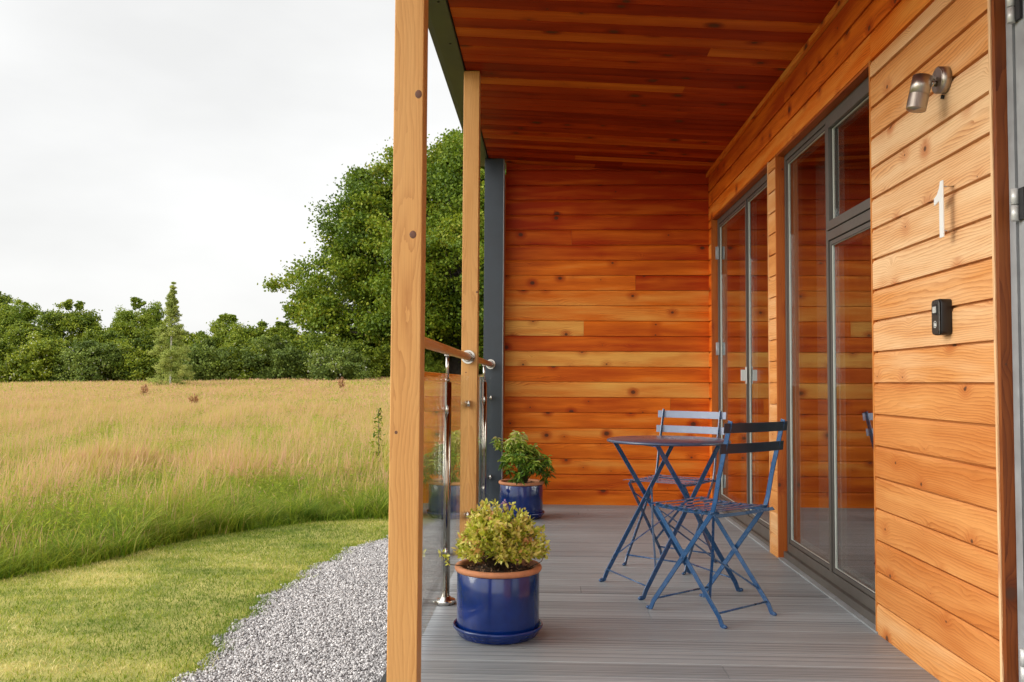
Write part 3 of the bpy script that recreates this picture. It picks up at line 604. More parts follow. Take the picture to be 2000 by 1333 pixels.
mb = MB(); hr = [(HEAD+.002, 2.424), (2.424, 2.546), (2.546, 2.68)]
clad(mb, (XW, 0, 0), (0, 1, 0), (-1, 0, 0), -1.2, YE, hr, {0: [.42], 1: [.62], 2: [.75]}, {0: [1.2, 3.6], 1: [2.2], 2: [1.7, 4.9]}, joint=0)
ck(mb, 'header_boards', M_CLAD, weld=False)
mb = MB()    # solid wall behind the boards
for a, b in ((-1.2, 1.5), (PAN0+.03, WIN[0]-.02), (WIN[1]+.03, DOOR[0]-.03), (DOOR[1]+.03, YE+.02)):
    mb.box((XW+.023, a, 0.02), (XW+.24, b, HEAD-.002))
mb.box((XW+.023, -1.2, HEAD), (XW+.24, YE+.022, 2.72), axis=1)
ck(mb, 'wall_frame', M_TRIM)
mb = MB(); clad(mb, (XW, 0, 0), (0, 1, 0), (-1, 0, 0), -1.2, 1.45, rw, joint=.2, spread=(.2, .6)); ck(mb, 'near_wall', M_PANEL, weld=False)
# reveals (return boards) and soffits of the openings
def reveal(y0, y1, name, depth=.046, zb=.03):
    mb = MB()
    mb.box((XW-.002, y0-.010, zb-.03), (XW+depth, y0, HEAD), axis=2, tone=.15)
    mb.box((XW-.002, y1, zb-.03), (XW+depth, y1+.014, HEAD), axis=2, tone=.62)
    mb.box((XW+.002, y0, HEAD-.012), (XW+depth, y1, HEAD), axis=1, tone=.8)
    return ck(mb, name, M_TRIM)
reveal(*WIN, 'window_reveal'); reveal(*DOOR, 'door_reveal')
# vertical edge trims, pale
mb = MB()
mb.box((XW-.0025, PAN0, .0), (XW+.02, PAN0+.012, HEAD), axis=2, tone=.0)
ck(mb, 'edge_trim', M_PANEL)
mb = MB(); mb.box((XW-.0025, WIN[1]+.0145, 0), (XW+.02, WIN[1]+.0165, HEAD)); ck(mb, 'edge_trim', M_PANEL); mb = MB(); mb.box((XW-.0025, DOOR[0]-.0165, 0), (XW+.02, DOOR[0]-.0105, HEAD), tone=.1)
ck(mb, 'edge_trim', M_PANEL)
mb = MB(); mb.box((XW-.0015, 1.46, 0.0), (XW+.04, 1.50, HEAD), tone=.6)
mb.box((XW+.001, PAN0-.020, 0.0), (XW+.045, PAN0-.001, HEAD), axis=2, tone=.55)
ck(mb, 'doorway_reveal', M_REVEAL)

# framed glazing
def frame_unit(name, y0, y1, z0, z1, X, mullions, transom=None, sash=.045, outer=.032, pane_name='pane', handle=False, proud=.012):
    """outer frame, vertical mullions; glass panes. returns frame object"""
    fr = MB(); bd = MB(); gk = MB(); panes = []
    fr.box((X, y0, z0), (X+.07, y0+outer, z1)); fr.box((X, y1-outer, z0), (X+.07, y1, z1))
    fr.box((X-.001, y0+outer, z1-outer), (X+.07, y1-outer, z1), axis=1); fr.box((X-.001, y0+outer, z0), (X+.07, y1-outer, z0+outer*1.5), axis=1)
    ed = [y0+outer]+[m for m in mullions]+[y1-outer]
    for m in mullions: fr.box((X-.004, m-.014, z0+outer*1.5), (X+.068, m+.014, z1-outer))
    bays = []
    for i in range(len(ed)-1):
        a = ed[i]+(.014 if i else 0); b = ed[i+1]-(.014 if i < len(ed)-2 else 0); bays.append((a, b))
    for i, (a, b) in enumerate(bays):
        lo, hi = z0+outer*1.5, z1-outer
        cells = [(lo, hi, 0)]
        if transom and i in transom:
            tz = transom[i]; fr.box((X-.004, a, tz-.022), (X+.068, b, tz+.022), axis=1)
            cells = [(lo, tz-.022, 0), (tz+.022, hi, 1)]
        for (c0, c1, opener) in cells:
            s = sash if opener else .020; xx = X-(proud if opener else -.004)
            g_ = .003
            if opener:
                gk.box((X+.001, a, c0), (X+.03, a+.02, c1)); gk.box((X+.001, b-.02, c0), (X+.03, b, c1)); gk.box((X+.001, a+.02, c0), (X+.03, b-.02, c0+.02)); gk.box((X+.001, a+.02, c1-.02), (X+.03, b-.02, c1))
            a2, b2, c2, d2 = a+g_, b-g_, c0+g_, c1-g_
            fr.box((xx, a2, c2), (X+.05, a2+s, d2)); fr.box((xx, b2-s, c2), (X+.05, b2, d2)); fr.box((xx+.0006, a2+s, c2), (X+.05, b2-s, c2+s), axis=1); fr.box((xx+.0006, a2+s, d2-s), (X+.05, b2-s, d2), axis=1)
            e0, e1, e2, e3 = a2+s, b2-s, c2+s, d2-s
            for q0, q1 in (((e0-.0005, e2), (e0+.003, e3)), ((e1-.003, e2), (e1, e3)), ((e0+.003, e3-.003), (e1-.003, e3)), ((e0+.003, e2), (e1-.003, e2+.003))):
                gk.box((X+.0048, q0[0], q0[1]), (X+.0068, q1[0], q1[1])); bd.box((X+.0070, q0[0], q0[1]), (X+.0128, q1[0], q1[1]))
            for q0, q1 in (((e0+.003, e2+.003), (e0+.013, e3-.003)), ((e1-.015, e2+.003), (e1-.003, e3-.003)), ((e0+.013, e3-.013), (e1-.015, e3-.003)), ((e0+.013, e2+.003), (e1-.015, e2+.017))):
                bd.box((X+.036, q0[0], q0[1]), (X+.06, q1[0], q1[1]))
            panes.append((e0+.003, e1-.003, e2+.003, e3-.003))
    F_ = ck(fr, name, M_ALU, bevel=.0012); ck(bd, 'glazing_bead', M_BEAD, F_); 
    if gk.v: ck(gk, 'gasket', M_GASKET, F_)
    for (a, b, c, d) in panes:
        pm = MB(); pm.box((X+.013, a-.002, c-.002), (X+.023, b+.002, d+.002)); ck(pm, pane_name, M_WIN, F_)
    return F_
XF = XW+.046
wf = frame_unit('window', WIN[0], WIN[1], .045, HEAD-.012, XF, [4.315], transom={0: 1.70}, sash=.042)
df = frame_unit('glazed_door', DOOR[0], DOOR[1], .03, HEAD-.012, XF, [6.06], outer=.045)
# sills
mb = MB(); mb.box((XF-.020, WIN[0]-.005, .004), (XF+.07, WIN[1], .044), axis=1); ck(mb, 'sill', M_ALU)
mb = MB(); mb.box((XW-.006, WIN[0]-.02, .001), (XF-.0205, WIN[1], .009), axis=1); ck(mb, 'sill_flashing', M_SILL)
mb = MB(); mb.box((XW-.006, DOOR[0], .001), (XF-.0205, DOOR[1], .009), axis=1); ck(mb, 'sill_flashing', M_SILL)
mb = MB(); mb.box((XF-.020, DOOR[0], .002), (XF+.07, DOOR[1], .029), axis=1); ck(mb, 'sill', M_ALU)
# hinges and handle of the glazed door
for z in (2.02, 1.26, 0.22):
    mb = MB(); mb.tube([(XF-.014, 7.035, z-.05), (XF-.014, 7.035, z+.05)], .0095); mb.box((XF-.012, 7.01, z-.05), (XF-.001, 7.03, z+.05)); ck(mb, 'hinge', M_SILL, df)
mb = MB(); mb.box((XF-.0075, 6.036, .985), (XF-.0045, 6.084, 1.10)); mb.box((XF-.040, 6.050, 1.005), (XF-.0085, 6.072, 1.08)); ck(mb, 'handle', M_HINGE, df, bevel=.004)
# near door (frame edge with hinges at the right of the picture)
mb = MB(); X3 = XW+.032
mb.box((X3, 2.575, .02), (X3+.06, 2.6105, HEAD-.01)); mb.box((X3, 1.50, .02), (X3+.06, 1.55, HEAD-.01)); mb.box((X3, 1.55, 2.24), (X3+.06, 2.575, HEAD-.01), axis=1); mb.box((X3, 1.55, .02), (X3+.06, 2.575, .08), axis=1)
d3 = ck(mb, 'door_frame', M_SILL, bevel=.002)
mb = MB(); mb.box((X3+.004, 2.46, .083), (X3+.05, 2.568, 2.235)); mb.box((X3+.004, 1.553, .083), (X3+.05, 1.66, 2.235)); mb.box((X3+.005, 1.66, 2.13), (X3+.05, 2.46, 2.235), axis=1); mb.box((X3+.005, 1.66, .083), (X3+.05, 2.46, .3), axis=1)
lf = ck(mb, 'door_leaf', M_SILL, d3, bevel=.002)
mb = MB(); mb.box((X3+.02, 1.66, .3), (X3+.03, 2.46, 2.13)); ck(mb, 'pane', M_WIN, lf)
for z in (2.075, 1.50, 0.205):
    mb = MB(); mb.tube([(X3-.012, 2.555, z-.046), (X3-.012, 2.555, z-.002)], .0105, 16); mb.tube([(X3-.012, 2.555, z+.001), (X3-.012, 2.555, z+.046)], .0105, 16)
    hg = ck(mb, 'hinge', M_HINGE, d3); mb = MB(); mb.box((X3-.0065, 2.52, z-.045), (X3-.0005, 2.565, z+.045)); ck(mb, 'hinge_leaf', M_GASKET, hg)

# room behind the glass
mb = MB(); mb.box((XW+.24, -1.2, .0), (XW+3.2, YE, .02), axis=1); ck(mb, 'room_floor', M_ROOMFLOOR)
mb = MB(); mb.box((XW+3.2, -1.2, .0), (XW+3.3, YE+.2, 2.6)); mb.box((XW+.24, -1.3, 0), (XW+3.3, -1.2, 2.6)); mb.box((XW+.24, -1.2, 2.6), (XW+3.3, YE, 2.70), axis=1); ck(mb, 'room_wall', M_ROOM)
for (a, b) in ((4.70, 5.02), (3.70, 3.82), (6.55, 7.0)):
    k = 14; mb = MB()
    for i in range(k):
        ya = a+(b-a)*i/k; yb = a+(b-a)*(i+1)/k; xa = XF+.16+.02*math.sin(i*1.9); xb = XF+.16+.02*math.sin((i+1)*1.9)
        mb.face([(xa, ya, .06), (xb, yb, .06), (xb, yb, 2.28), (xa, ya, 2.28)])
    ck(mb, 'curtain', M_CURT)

# ceiling boards (run across the deck), follow the fall of the roof
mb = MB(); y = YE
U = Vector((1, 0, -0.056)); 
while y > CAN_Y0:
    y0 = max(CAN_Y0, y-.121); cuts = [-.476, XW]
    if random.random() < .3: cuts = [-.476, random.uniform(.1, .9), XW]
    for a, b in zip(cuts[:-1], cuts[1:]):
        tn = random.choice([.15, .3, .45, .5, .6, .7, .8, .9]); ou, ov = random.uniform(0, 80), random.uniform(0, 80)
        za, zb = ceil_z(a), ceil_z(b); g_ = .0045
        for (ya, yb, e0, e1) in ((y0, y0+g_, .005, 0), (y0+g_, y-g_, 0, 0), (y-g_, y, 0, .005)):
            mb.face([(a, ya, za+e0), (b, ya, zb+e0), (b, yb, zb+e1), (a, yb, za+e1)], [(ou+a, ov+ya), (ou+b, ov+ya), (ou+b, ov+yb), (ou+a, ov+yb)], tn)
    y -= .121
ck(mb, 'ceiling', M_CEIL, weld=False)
mb = MB(); a, b = -.475, XW+3.3
for k in (0,):
    pts = [(a, ceil_z(a)+.009), (b, ceil_z(b)+.16), (b, ceil_z(b)+.28), (a, ceil_z(a)+.22)]
    pts = [(a, ceil_z(a)+.009), (XW+.02, ceil_z(XW)+.009), (XW+.3, 2.725), (b, 2.71), (b, 2.80), (a, ceil_z(a)+.20)]
    P0 = [(x, CAN_Y0, z) for x, z in pts]; P1 = [(x, YE+.25, z) for x, z in pts]
    mb.face(P0[::-1]); mb.face(P1)
    for i in range(len(pts)): j = (i+1) % len(pts); mb.face([P0[i], P0[j], P1[j], P1[i]])
ck(mb, 'roof', M_ROOF)
# cornice moulding where wall and ceiling meet
mb = MB(); ys_ = [CAN_Y0, 1.6, 3.1, 4.9, YE]
for a, b in zip(ys_[:-1], ys_[1:]):
    mb.box((XW-.022, a+.001, 2.664), (XW-.0015, b-.001, ceil_z(XW)+.0005), axis=1, tone=random.uniform(.2, .5))
ck(mb, 'cornice', M_CLAD)
# dark beam along the outer edge
mb = MB(); mb.box((-.582, CAN_Y0, 2.788), (-.4815, 7.30, 3.00), axis=1)
bm_ = ck(mb, 'roof_beam', M_BEAM)
mb = MB(); mb.box((-.4905, CAN_Y0, 2.782), (-.4845, 7.05, 2.7878), axis=1); ck(mb, 'beam_flange', M_BEAM, bm_)
for yy in (3.95, 4.10, 4.62): mb = MB(); mb.ball((-.522, yy, 2.787), .008, 8, (1, 1, .5)); ck(mb, 'bolt', M_BLACK, bm_)
mb = MB(); mb.box((-.66, CAN_Y0, 2.93), (-.584, YE+.2, 3.01), axis=1); mb.box((-.66, CAN_Y0-.03, 2.80), (XW, CAN_Y0-.001, 3.02), axis=0)
ck(mb, 'fascia', M_ROOF)
# steel column at the far corner
mb = MB(); mb.box((-.505, 7.045, -.16), (-.355, 7.05, 2.79)); mb.box((-.505, 7.05, -.16), (-.500, 7.19, 2.79)); mb.box((-.360, 7.05, -.16), (-.355, 7.19, 2.79))
mb.box((-.50, 7.10, -.16), (-.36, 7.11, 2.79))
cl_ = ck(mb, 'steel_column', M_DARKSTEEL, bevel=.0015)
mb = MB(); mb.box((-.3545, 7.046, .0), (-.3495, 7.19, 2.785)); ck(mb, 'column_edge_strip', M_SILL, cl_)
# timber posts
POSTS = ((2.655, -.472, -.381), (5.03, -.487, -.395))
for k, (py, xa, xb) in enumerate(POSTS):
    mb = MB(); mb.box((xa, py, -.16 if k == 0 else -.0), (xb, py+.093, ceil_z(-.43)-.002 if k == 0 else ceil_z(-.43)-.004), axis=2, tone=.28, ou=(3.3+k*11, 7.1+k*3))
    p = ck(mb, 'post', M_POST, bevel=.003)
    spots = ((-.396, 1.865, .0120, 1.25), (-.408, 1.432, .0120, 1.15), (-.452, .832, .0072, 1.1), (-.405, 2.00, .005, 1)) if k == 0 else ((-.402, 1.50, .007, 1.4), (-.46, 1.04, .007, .6), (-.40, .46, .004, 1))
    for (x, z, r_, s_) in spots: mb = MB(); mb.ball((x, py+.0006, z), r_, 14, (1, .12, s_)); ck(mb, 'knot', M_KNOT, p)

# ------------------------------------------------------------------ balustrade
XR = -.447
def balustrade(y0, y1, ypost, label, end_cap):
    t = thing('glass_balustrade', label, 'balustrade', (XR, (y0+y1)/2, 0), 0, 'glass balustrade sections along the deck edge')
    inv = Matrix.Translation((-XR, -(y0+y1)/2, 0))
    def add(mb, name, m, par=None, **kw):
        o = mb.build(name, m, None, **kw)
        if par is None: o.parent = t; o.matrix_parent_inverse = inv
        else: o.parent = par
        return o
    zr = 1.128
    mb = MB(); mb.tube([(XR, y0+.006, zr), (XR, y1-.008, zr)], .0205, 20, tone=.55); rail = add(mb, 'handrail', M_RAIL)
    for yf, s in ((y1-.004, -1), (y0+.004, 1)):
        mb = MB(); mb.tube([(XR, yf, zr), (XR, yf+.010*s, zr)], [.039, .039], 28)
        mb.tube([(XR, yf+.0095*s, zr), (XR, yf+.040*s, zr)], [.029, .024], 24)
        add(mb, 'flange', M_CHROME, rail)
    # steel post
    mb = MB(); mb.tube([(XR, ypost, .010), (XR, ypost, .985)], .0205, 20)
    mb.tube([(XR, ypost, .9855), (XR, ypost, 1.000)], .013, 14); sp_ = add(mb, 'steel_post', M_CHROME)
    mb = MB(); mb.tube([(XR, ypost, 1.0005), (XR, ypost, 1.105)], .0075, 12); mb.box((XR-.011, ypost-.03, 1.102), (XR+.011, ypost+.03, 1.1072)); add(mb, 'rail_bracket', M_STEEL, sp_)
    mb = MB(); mb.lathe([(.001, .034), (.023, .034), (.027, .026), (.044, .022), (.047, .016), (.047, .001), (.001, .001)], (XR, ypost, 0), 36); add(mb, 'base_flange', M_STEEL, sp_)
    zb, zt = .072, 1.022
    for a, b in ((y0+.035, ypost-.034), (ypost+.034, y1-.03)):
        mb = MB(); mb.box((XR-.005, a, zb), (XR+.005, b, zt)); add(mb, 'glass_panel', M_GLASS)
    # clamps
    for z in (.862, .235):
        for yc, s in ((ypost-.020, -1), (ypost+.020, 1), (y0+.0, 1), (y1-.0, -1)):
            mb = MB()
            for sx in (-1, 1):
                mb.tube([(XR+sx*.0058, yc+s*.022, z), (XR+sx*.0135, yc+s*.022, z)], [.021, .017], 18)
                mb.box((XR+sx*.0060, yc+s*.0008, z-.018), (XR+sx*.0125, yc+s*.02, z+.018))
            add(mb, 'clamp', M_STEEL)
balustrade(2.75, 5.03, 3.965, 'near glass balustrade section with wooden handrail and steel post beside the front pot', False)
balustrade(5.125, 7.045, 6.31, 'far glass balustrade section between second timber post and dark steel column', True)

# ------------------------------------------------------------------ bistro furniture
def lp(p, s): return p
def bistro_chair(label, loc, rz, slat_m=None, slat_label=None):
    t = thing('folding_chair', label, 'chair', loc, rz, 'blue folding chairs at the round table')
    bl = M_BLUE
    for s in (-1, 1):
        xo = .178*s       # frame with the backrest (front feet)
        mb = MB(); mb.strip([(xo, .206, .004), (xo, .186, .010), (xo, .172, .040), (xo, -.150, .455), (xo, -.165, .50), (xo, -.185, .60), (xo, -.245, .835)], (0, 1, .4), .021, .0055)
        mb.ball((xo, .205, .007), .0085, 10, (1, 1.2, .8)); mb.ball((xo+.003*s, .0085, .250), .005, 8); mb.ball((xo+.003*s, -.148, .452), .005, 8)
        mb.build('back_leg', bl, t, bevel=.0012)
        xi = .166*s
        mb = MB(); mb.strip([(xi, -.206, .004), (xi, -.188, .010), (xi, -.174, .040), (xi, .168, .445)], (0, 1, -.4), .021, .0055)
        mb.ball((xi, -.205, .007), .0085, 10, (1, 1.2, .8)); mb.build('front_leg', bl, t, bevel=.0012)
    for y_, z_, x_ in ((.163, .052, .178), (-.165, .052, .166)):
        mb = MB(); mb.tube([(-x_, y_, z_), (x_, y_, z_)], .0042, 8); mb.build('stretcher', bl, t)
    # crossed flat braces in the frame that carries the rear feet
    def fr2(s, z): return Vector((.163*s, -.174+(z-.04)*(.342/.405), z))
    for s in (-1, 1):
        a, b = fr2(s, .385), fr2(-s, .10); m_ = (a+b)/2
        off = Vector((0, -.005*s, .004*s)); mb = MB(); mb.strip([a, a.lerp(b, .12), m_+off, a.lerp(b, .88), b], (0, .76, .64), .012, .003); mb.build('brace', bl, t)
    # seat
    mb = MB()
    for s in (-1, 1): mb.strip([(.150*s, -.165, .450), (.150*s, .0, .447), (.150*s, .185, .452)], (0, 0, 1), .018, .004)
    for k in range(7):
        y_ = -.150+k*.0545; zc = .462-.006*math.sin(PI*k/6)
        mb.strip([(-.192, y_, zc-.005), (-.17, y_, zc), (0, y_, zc-.003), (.17, y_, zc), (.192, y_, zc-.005)], (0, 1, 0), .024, .0025)
        for s in (-1, 1): mb.ball((.150*s, y_, zc+.0015), .0045, 8, (1, 1, .5))
    mb.strip([(-.20, -.178, .448), (0, -.178, .444), (.20, -.178, .448)], (0, .5, .5), .016, .003)
    mb.build('seat', bl, t, bevel=.0008)
    for zc, yc in ((.806, -.244), (.722, -.224)):
        mb = MB(); pts = []
        for k in range(9):
            x_ = -.213+.426*k/8; pts.append((x_, yc+.004-.016*(1-(x_/.213)**2), zc))
        mb.strip(pts, (0, -.10, 1), .040, .003)
        for s in (-1, 1):
            for dz in (-.008, .008): mb.ball((.178*s, yc+.006-.012*.3, zc+dz), .0045, 8)
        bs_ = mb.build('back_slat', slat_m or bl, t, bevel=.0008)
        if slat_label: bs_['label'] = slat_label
    return t
CA = math.atan2(.65, .76)
bistro_chair('blue folding slatted chair nearest the camera, seen from behind at the table', (.716, 3.897, 0), CA, M_SHADEBLUE, 'blue back slat with its shade painted in')
fx, fy = -.59, -.81
bistro_chair('blue folding chair on the far side of the round table, against the end wall', (.685, 4.90, 0), math.atan2(-fx, fy), M_SHEENBLUE, 'blue back slat with sky sheen painted in')

tb = thing('round_table', 'round blue metal folding table with crossed legs between the two chairs', 'table', (.597, 4.372, 0), math.radians(23.6))
mb = MB(); mb.lathe([(.001, .703), (.285, .703), (.297, .698), (.300, .702), (.2985, .709), (.290, .712), (.001, .713)], seg=72); mb.build('tabletop', M_TOP, tb)
def tleg(fxx, fyy, tx):
    mb = MB(); s = 1 if fxx > 0 else -1
    mb.strip([(fxx+.022*s, fyy, .004), (fxx, fyy, .012), (fxx-.014*s, fyy, .045), (tx, fyy, .695)], (1, 0, .5*s), .022, .006)
    mb.ball((fxx+.020*s, fyy, .008), .009, 10); mb.ball((fxx-.014*s+(tx-fxx)*.54, fyy-.004, .4), .0055, 8)
    mb.build('leg', M_BLUE, tb, bevel=.0012)
for y_ in (.195, -.195): tleg(-.250, y_, .160)
for y_ in (.212, -.212): tleg(.250, y_, -.185)
mb = MB(); mb.tube([(-.235, -.195, .06), (-.235, .195, .06)], .0038, 8); mb.build('stretcher', M_BLUE, tb)
mb = MB(); mb.tube([(.235, -.212, .06), (.235, .212, .06)], .0038, 8); mb.build('stretcher', M_BLUE, tb)
def tB(y_, z): return Vector((-.236+(z-.045)*(.396/.65), y_, z))
def tA(y_, z): return Vector((.236-(z-.045)*(.421/.65), y_, z))
for z0, z1 in ((.13, .46), (.46, .13)):
    a, b = tB(.190, z0), tB(-.190, z1); mb = MB(); o_ = Vector((.004, 0, 0)) if z0 < z1 else Vector((-.004, 0, 0))
    mb.strip([a, a.lerp(b, .15), (a+b)/2+o_, a.lerp(b, .85), b], (.5, .5, .3), .011, .003); mb.build('brace', M_BLUE, tb)
mb = MB(); mb.bar((-.20, -.235, .6955), (-.20, .235, .6955), (1, 0, 0), .018, .004); mb.build('top_rail', M_BLUE, tb); mb = MB(); mb.bar((.165, -.225, .6955), (.165, .225, .6955), (1, 0, 0), .018, .004); mb.build('top_rail', M_BLUE, tb)

# ------------------------------------------------------------------ pots, saucers, plants
def pot(label, slabel, loc, r=.161, H=.268):
    s = thing('pot_saucer', slabel, 'saucer', loc, 0, 'blue saucers under the pots')
    mb = MB(); mb.lathe([(.001, .001), (r*.90, .001), (r*.95, .006), (r*.955, .012), (r*.99, .014), (r*1.0, .020), (r*1.055, .030), (r*1.09, .037), (r*1.095, .043), (r*1.075, .047), (r*1.05, .043), (r*1.03, .030), (r*.98, .022), (.001, .020)], seg=64)
    mb.build('dish', M_GLAZE, s)
    p = thing('plant_pot', label, 'plant pot', (loc[0], loc[1], loc[2]+.0225), 0, 'cobalt glazed pots with terracotta rims')
    h = H-.0225
    mb = MB(); mb.lathe([(.001, .0), (r*.93, .0), (r*.975, .006), (r*1.0, .02), (r*1.005, h*.5), (r*1.0, h-.022), (r*.99, h-.019)], seg=64); mb.build('glazed_body', M_GLAZE, p)
    mb = MB(); mb.lathe([(r*.99, h-.0185), (r*1.035, h-.017), (r*1.06, h-.009), (r*1.055, h-.001), (r*1.03, h+.003), (r*.96, h+.0035), (r*.90, h), (r*.885, h-.01), (r*.885, h-.05)], seg=64); mb.build('rim', M_TERRA, p)
    mb = MB(); N = 40
    prof = [(r*.884*i/10, h-.022+.008*math.cos(i*.16)+.0) for i in range(10, -1, -1)]; prof[-1] = (.001, prof[-1][1]); mb.lathe(prof, seg=40); so = mb.build('soil', M_SOIL, p)
    n_ = 420; a = RNG.uniform(0, 2*PI, n_); rr = r*.86*np.sqrt(RNG.random(n_))
    V, F_, T = leaves(np.stack([rr*np.cos(a), rr*np.sin(a), np.full(n_, h-.014)+RNG.uniform(0, .006, n_)], 1), RNG.uniform(.006, .013, n_), flat=.5, aspect=.6)
    link('mulch', npmesh('mulch', V, F_, T), M_CHIP, p)['kind'] = 'stuff'
    return p
pot('cobalt blue glazed pot with terracotta rim standing in front, holding the yellow shrub', 'wide blue glazed saucer under the front pot', (-.186, 3.50, 0))
pot('cobalt blue glazed pot with terracotta rim at the far end, by the dark steel column', 'blue glazed saucer under the far pot by the end wall', (-.181, 6.50, 0), r=.157, H=.262)

M_SHRUB = leafmat('variegated_leaf', [(0, (0.055, 0.10, 0.012)), (0.25, (0.24, 0.31, 0.02)), (0.55, (0.58, 0.58, 0.05)), (0.8, (0.80, 0.74, 0.22)), (0.9, (0.72, 0.40, 0.12)), (1, (0.70, 0.34, 0.16))], trans=.25, rough=.45)
def shrub(loc):
    t = thing('variegated_shrub', 'rounded yellow green variegated shrub with orange tinged tips in the front pot', 'shrub', loc)
    tw = MB(); C = []; D = []; SZ = []; T = []; nodes = []
    for i in range(330):
        a = random.uniform(0, 2*PI); e = math.acos(random.uniform(-.12, 1)); dr = Vector((math.sin(e)*math.cos(a), math.sin(e)*math.sin(a), math.cos(e)))
        c = Vector((0, 0, .085)); R_ = .163*(1+.10*math.sin(a*3+1)+.09*math.sin(e*5+a*2))*random.choice([1, 1, 1, .9, .78, .62, 1.06])
        tip = c+Vector((dr.x*R_*.98, dr.y*R_*.98, dr.z*R_*.95)); tip.z = max(tip.z, .008+random.uniform(0, .02))
        base = Vector((random.uniform(-.03, .03), random.uniform(-.03, .03), 0)); mid = base.lerp(tip, .55)+Vector((0, 0, .015))
        if i % 2 == 0: tw.tube([base, mid, tip], [.0022, .0016, .001], 5)
        pink = random.random() < .09; yel = random.uniform(-.15, .15)
        for k in range(26):
            u = (k/25)**.6; p = mid.lerp(tip, .1+.9*u)+Vector([random.gauss(0, .006) for _ in range(3)]); o = Vector([random.gauss(0, 1) for _ in range(3)])
            C.append(p); D.append((tip-mid).normalized()*.9+o*.75); SZ.append(random.uniform(.016, .030)*(1.1-.25*u))
            q = random.gauss(.60, .19)+yel+(u-.6)*.25
            T.append(min(.84, max(0, q)) if not pink or random.random() < .35 else random.uniform(.84, 1))
    # one long sprig reaching left over the rim, one thin twig to the right
    for path, nl in (((Vector((-.12, -.03, .02)), Vector((-.185, -.05, .03)), Vector((-.225, -.06, .075))), 22), ((Vector((.12, -.02, .015)), Vector((.17, -.04, .045)), Vector((.19, -.04, .095))), 5)):
        tw.tube(path, [.002, .0015, .001], 5)
        for k in range(nl):
            p = path[1].lerp(path[2], random.random())+Vector([random.gauss(0, .008) for _ in range(3)])
            C.append(p); D.append(Vector([random.gauss(0, 1) for _ in range(3)])); SZ.append(random.uniform(.014, .022)); T.append(random.uniform(.3, .8))
    V, F_, TT = leaves(np.array([c[:] for c in C]), np.array(SZ), aspect=.52, tone=np.array(T), up=np.array([d[:] for d in D]))
    link('foliage', npmesh('foliage', V, F_, TT), M_SHRUB, t)
    tw.build('stem', M_TWIG, t)
shrub((-.186, 3.50, .248))
# tiny purple bloom standing above the shrub
fl = thing('purple_flower', 'small purple flower spike poking out above the yellow shrub', 'flower', (-.166, 3.52, .40))
mb = MB(); mb.tube([(0, 0, -.12), (.003, 0, .06), (.006, 0, .115)], [.0014, .001, .0008], 5); mb.build('stem', M_TWIG, fl)
V, F_, TT = leaves(np.stack([.004+RNG.normal(0, .006, 46), RNG.normal(0, .006, 46), RNG.uniform(.07, .118, 46)], 1), RNG.uniform(.006, .012, 46), aspect=.7)
link('bloom', npmesh('bloom', V, F_, TT), leafmat('purple_petal', [(0, (.20, .06, .22)), (1, (.50, .30, .50))], .3), fl)

M_PIERIS = leafmat('pieris_leaf', [(0, (0.03, 0.08, 0.010)), (0.4, (0.12, 0.23, 0.02)), (0.7, (0.38, 0.50, 0.06)), (0.9, (0.62, 0.66, 0.15)), (1, (0.70, 0.62, 0.28))], trans=.25, rough=.35)
def pieris(loc):
    t = thing('leafy_shrub', 'loose green shrub with long drooping leaves in the far pot', 'shrub', loc)
    tw = MB(); C = []; D = []; SZ = []; T = []
    ends = []
    for i in range(64):
        a = random.uniform(0, 2*PI); u = random.random()
        R_ = random.uniform(.03, .17); z = .33+.06*math.cos(a-2.5)-R_*R_*5.2+random.uniform(-.09, .035)
        if z < .02: z = random.uniform(.03, .1)
        ends.append(Vector((R_*math.cos(a), R_*math.sin(a), z)))
    ends += [Vector((.19, 0, .12)), Vector((.17, -.03, .20)), Vector((-.20, -.02, .335)), Vector((-.185, 0, .31)), Vector((-.15, -.04, .19)), Vector((-.07, -.08, .06)), Vector((-.05, -.09, .10))]
    for tip in ends:
        base = Vector((random.uniform(-.015, .015), random.uniform(-.015, .015), 0)); mid = Vector((tip.x*.4, tip.y*.4, tip.z*.62+.06))
        tw.tube([base, mid, tip], [.004, .0028, .0016], 6)
        for k in range(30):
            a = 2.4*k; o = Vector((math.cos(a), math.sin(a), random.uniform(-.5, .55)))
            C.append(tip+Vector((0, 0, -.002*k+.012))+Vector([random.gauss(0, .007) for _ in range(3)])); D.append(o)
            SZ.append(random.uniform(.030, .054)); T.append(min(1, max(0, random.gauss(.28, .15)+.42*max(0, (tip.z-.12)/.24)+(-.1 if k > 15 else .14))))
    V, F_, TT = leaves(np.array([c[:] for c in C]), np.array(SZ), aspect=.30, tone=np.array(T), up=np.array([d[:] for d in D]), droop=.40)
    link('foliage', npmesh('foliage', V, F_, TT), M_PIERIS, t); tw.tube([(0, 0, -.01), (.004, 0, .07), (-.01, 0, .15)], [.016, .012, .007], 8); tw.build('stem', M_TWIG, t)
pieris((-.165, 6.50, .235))

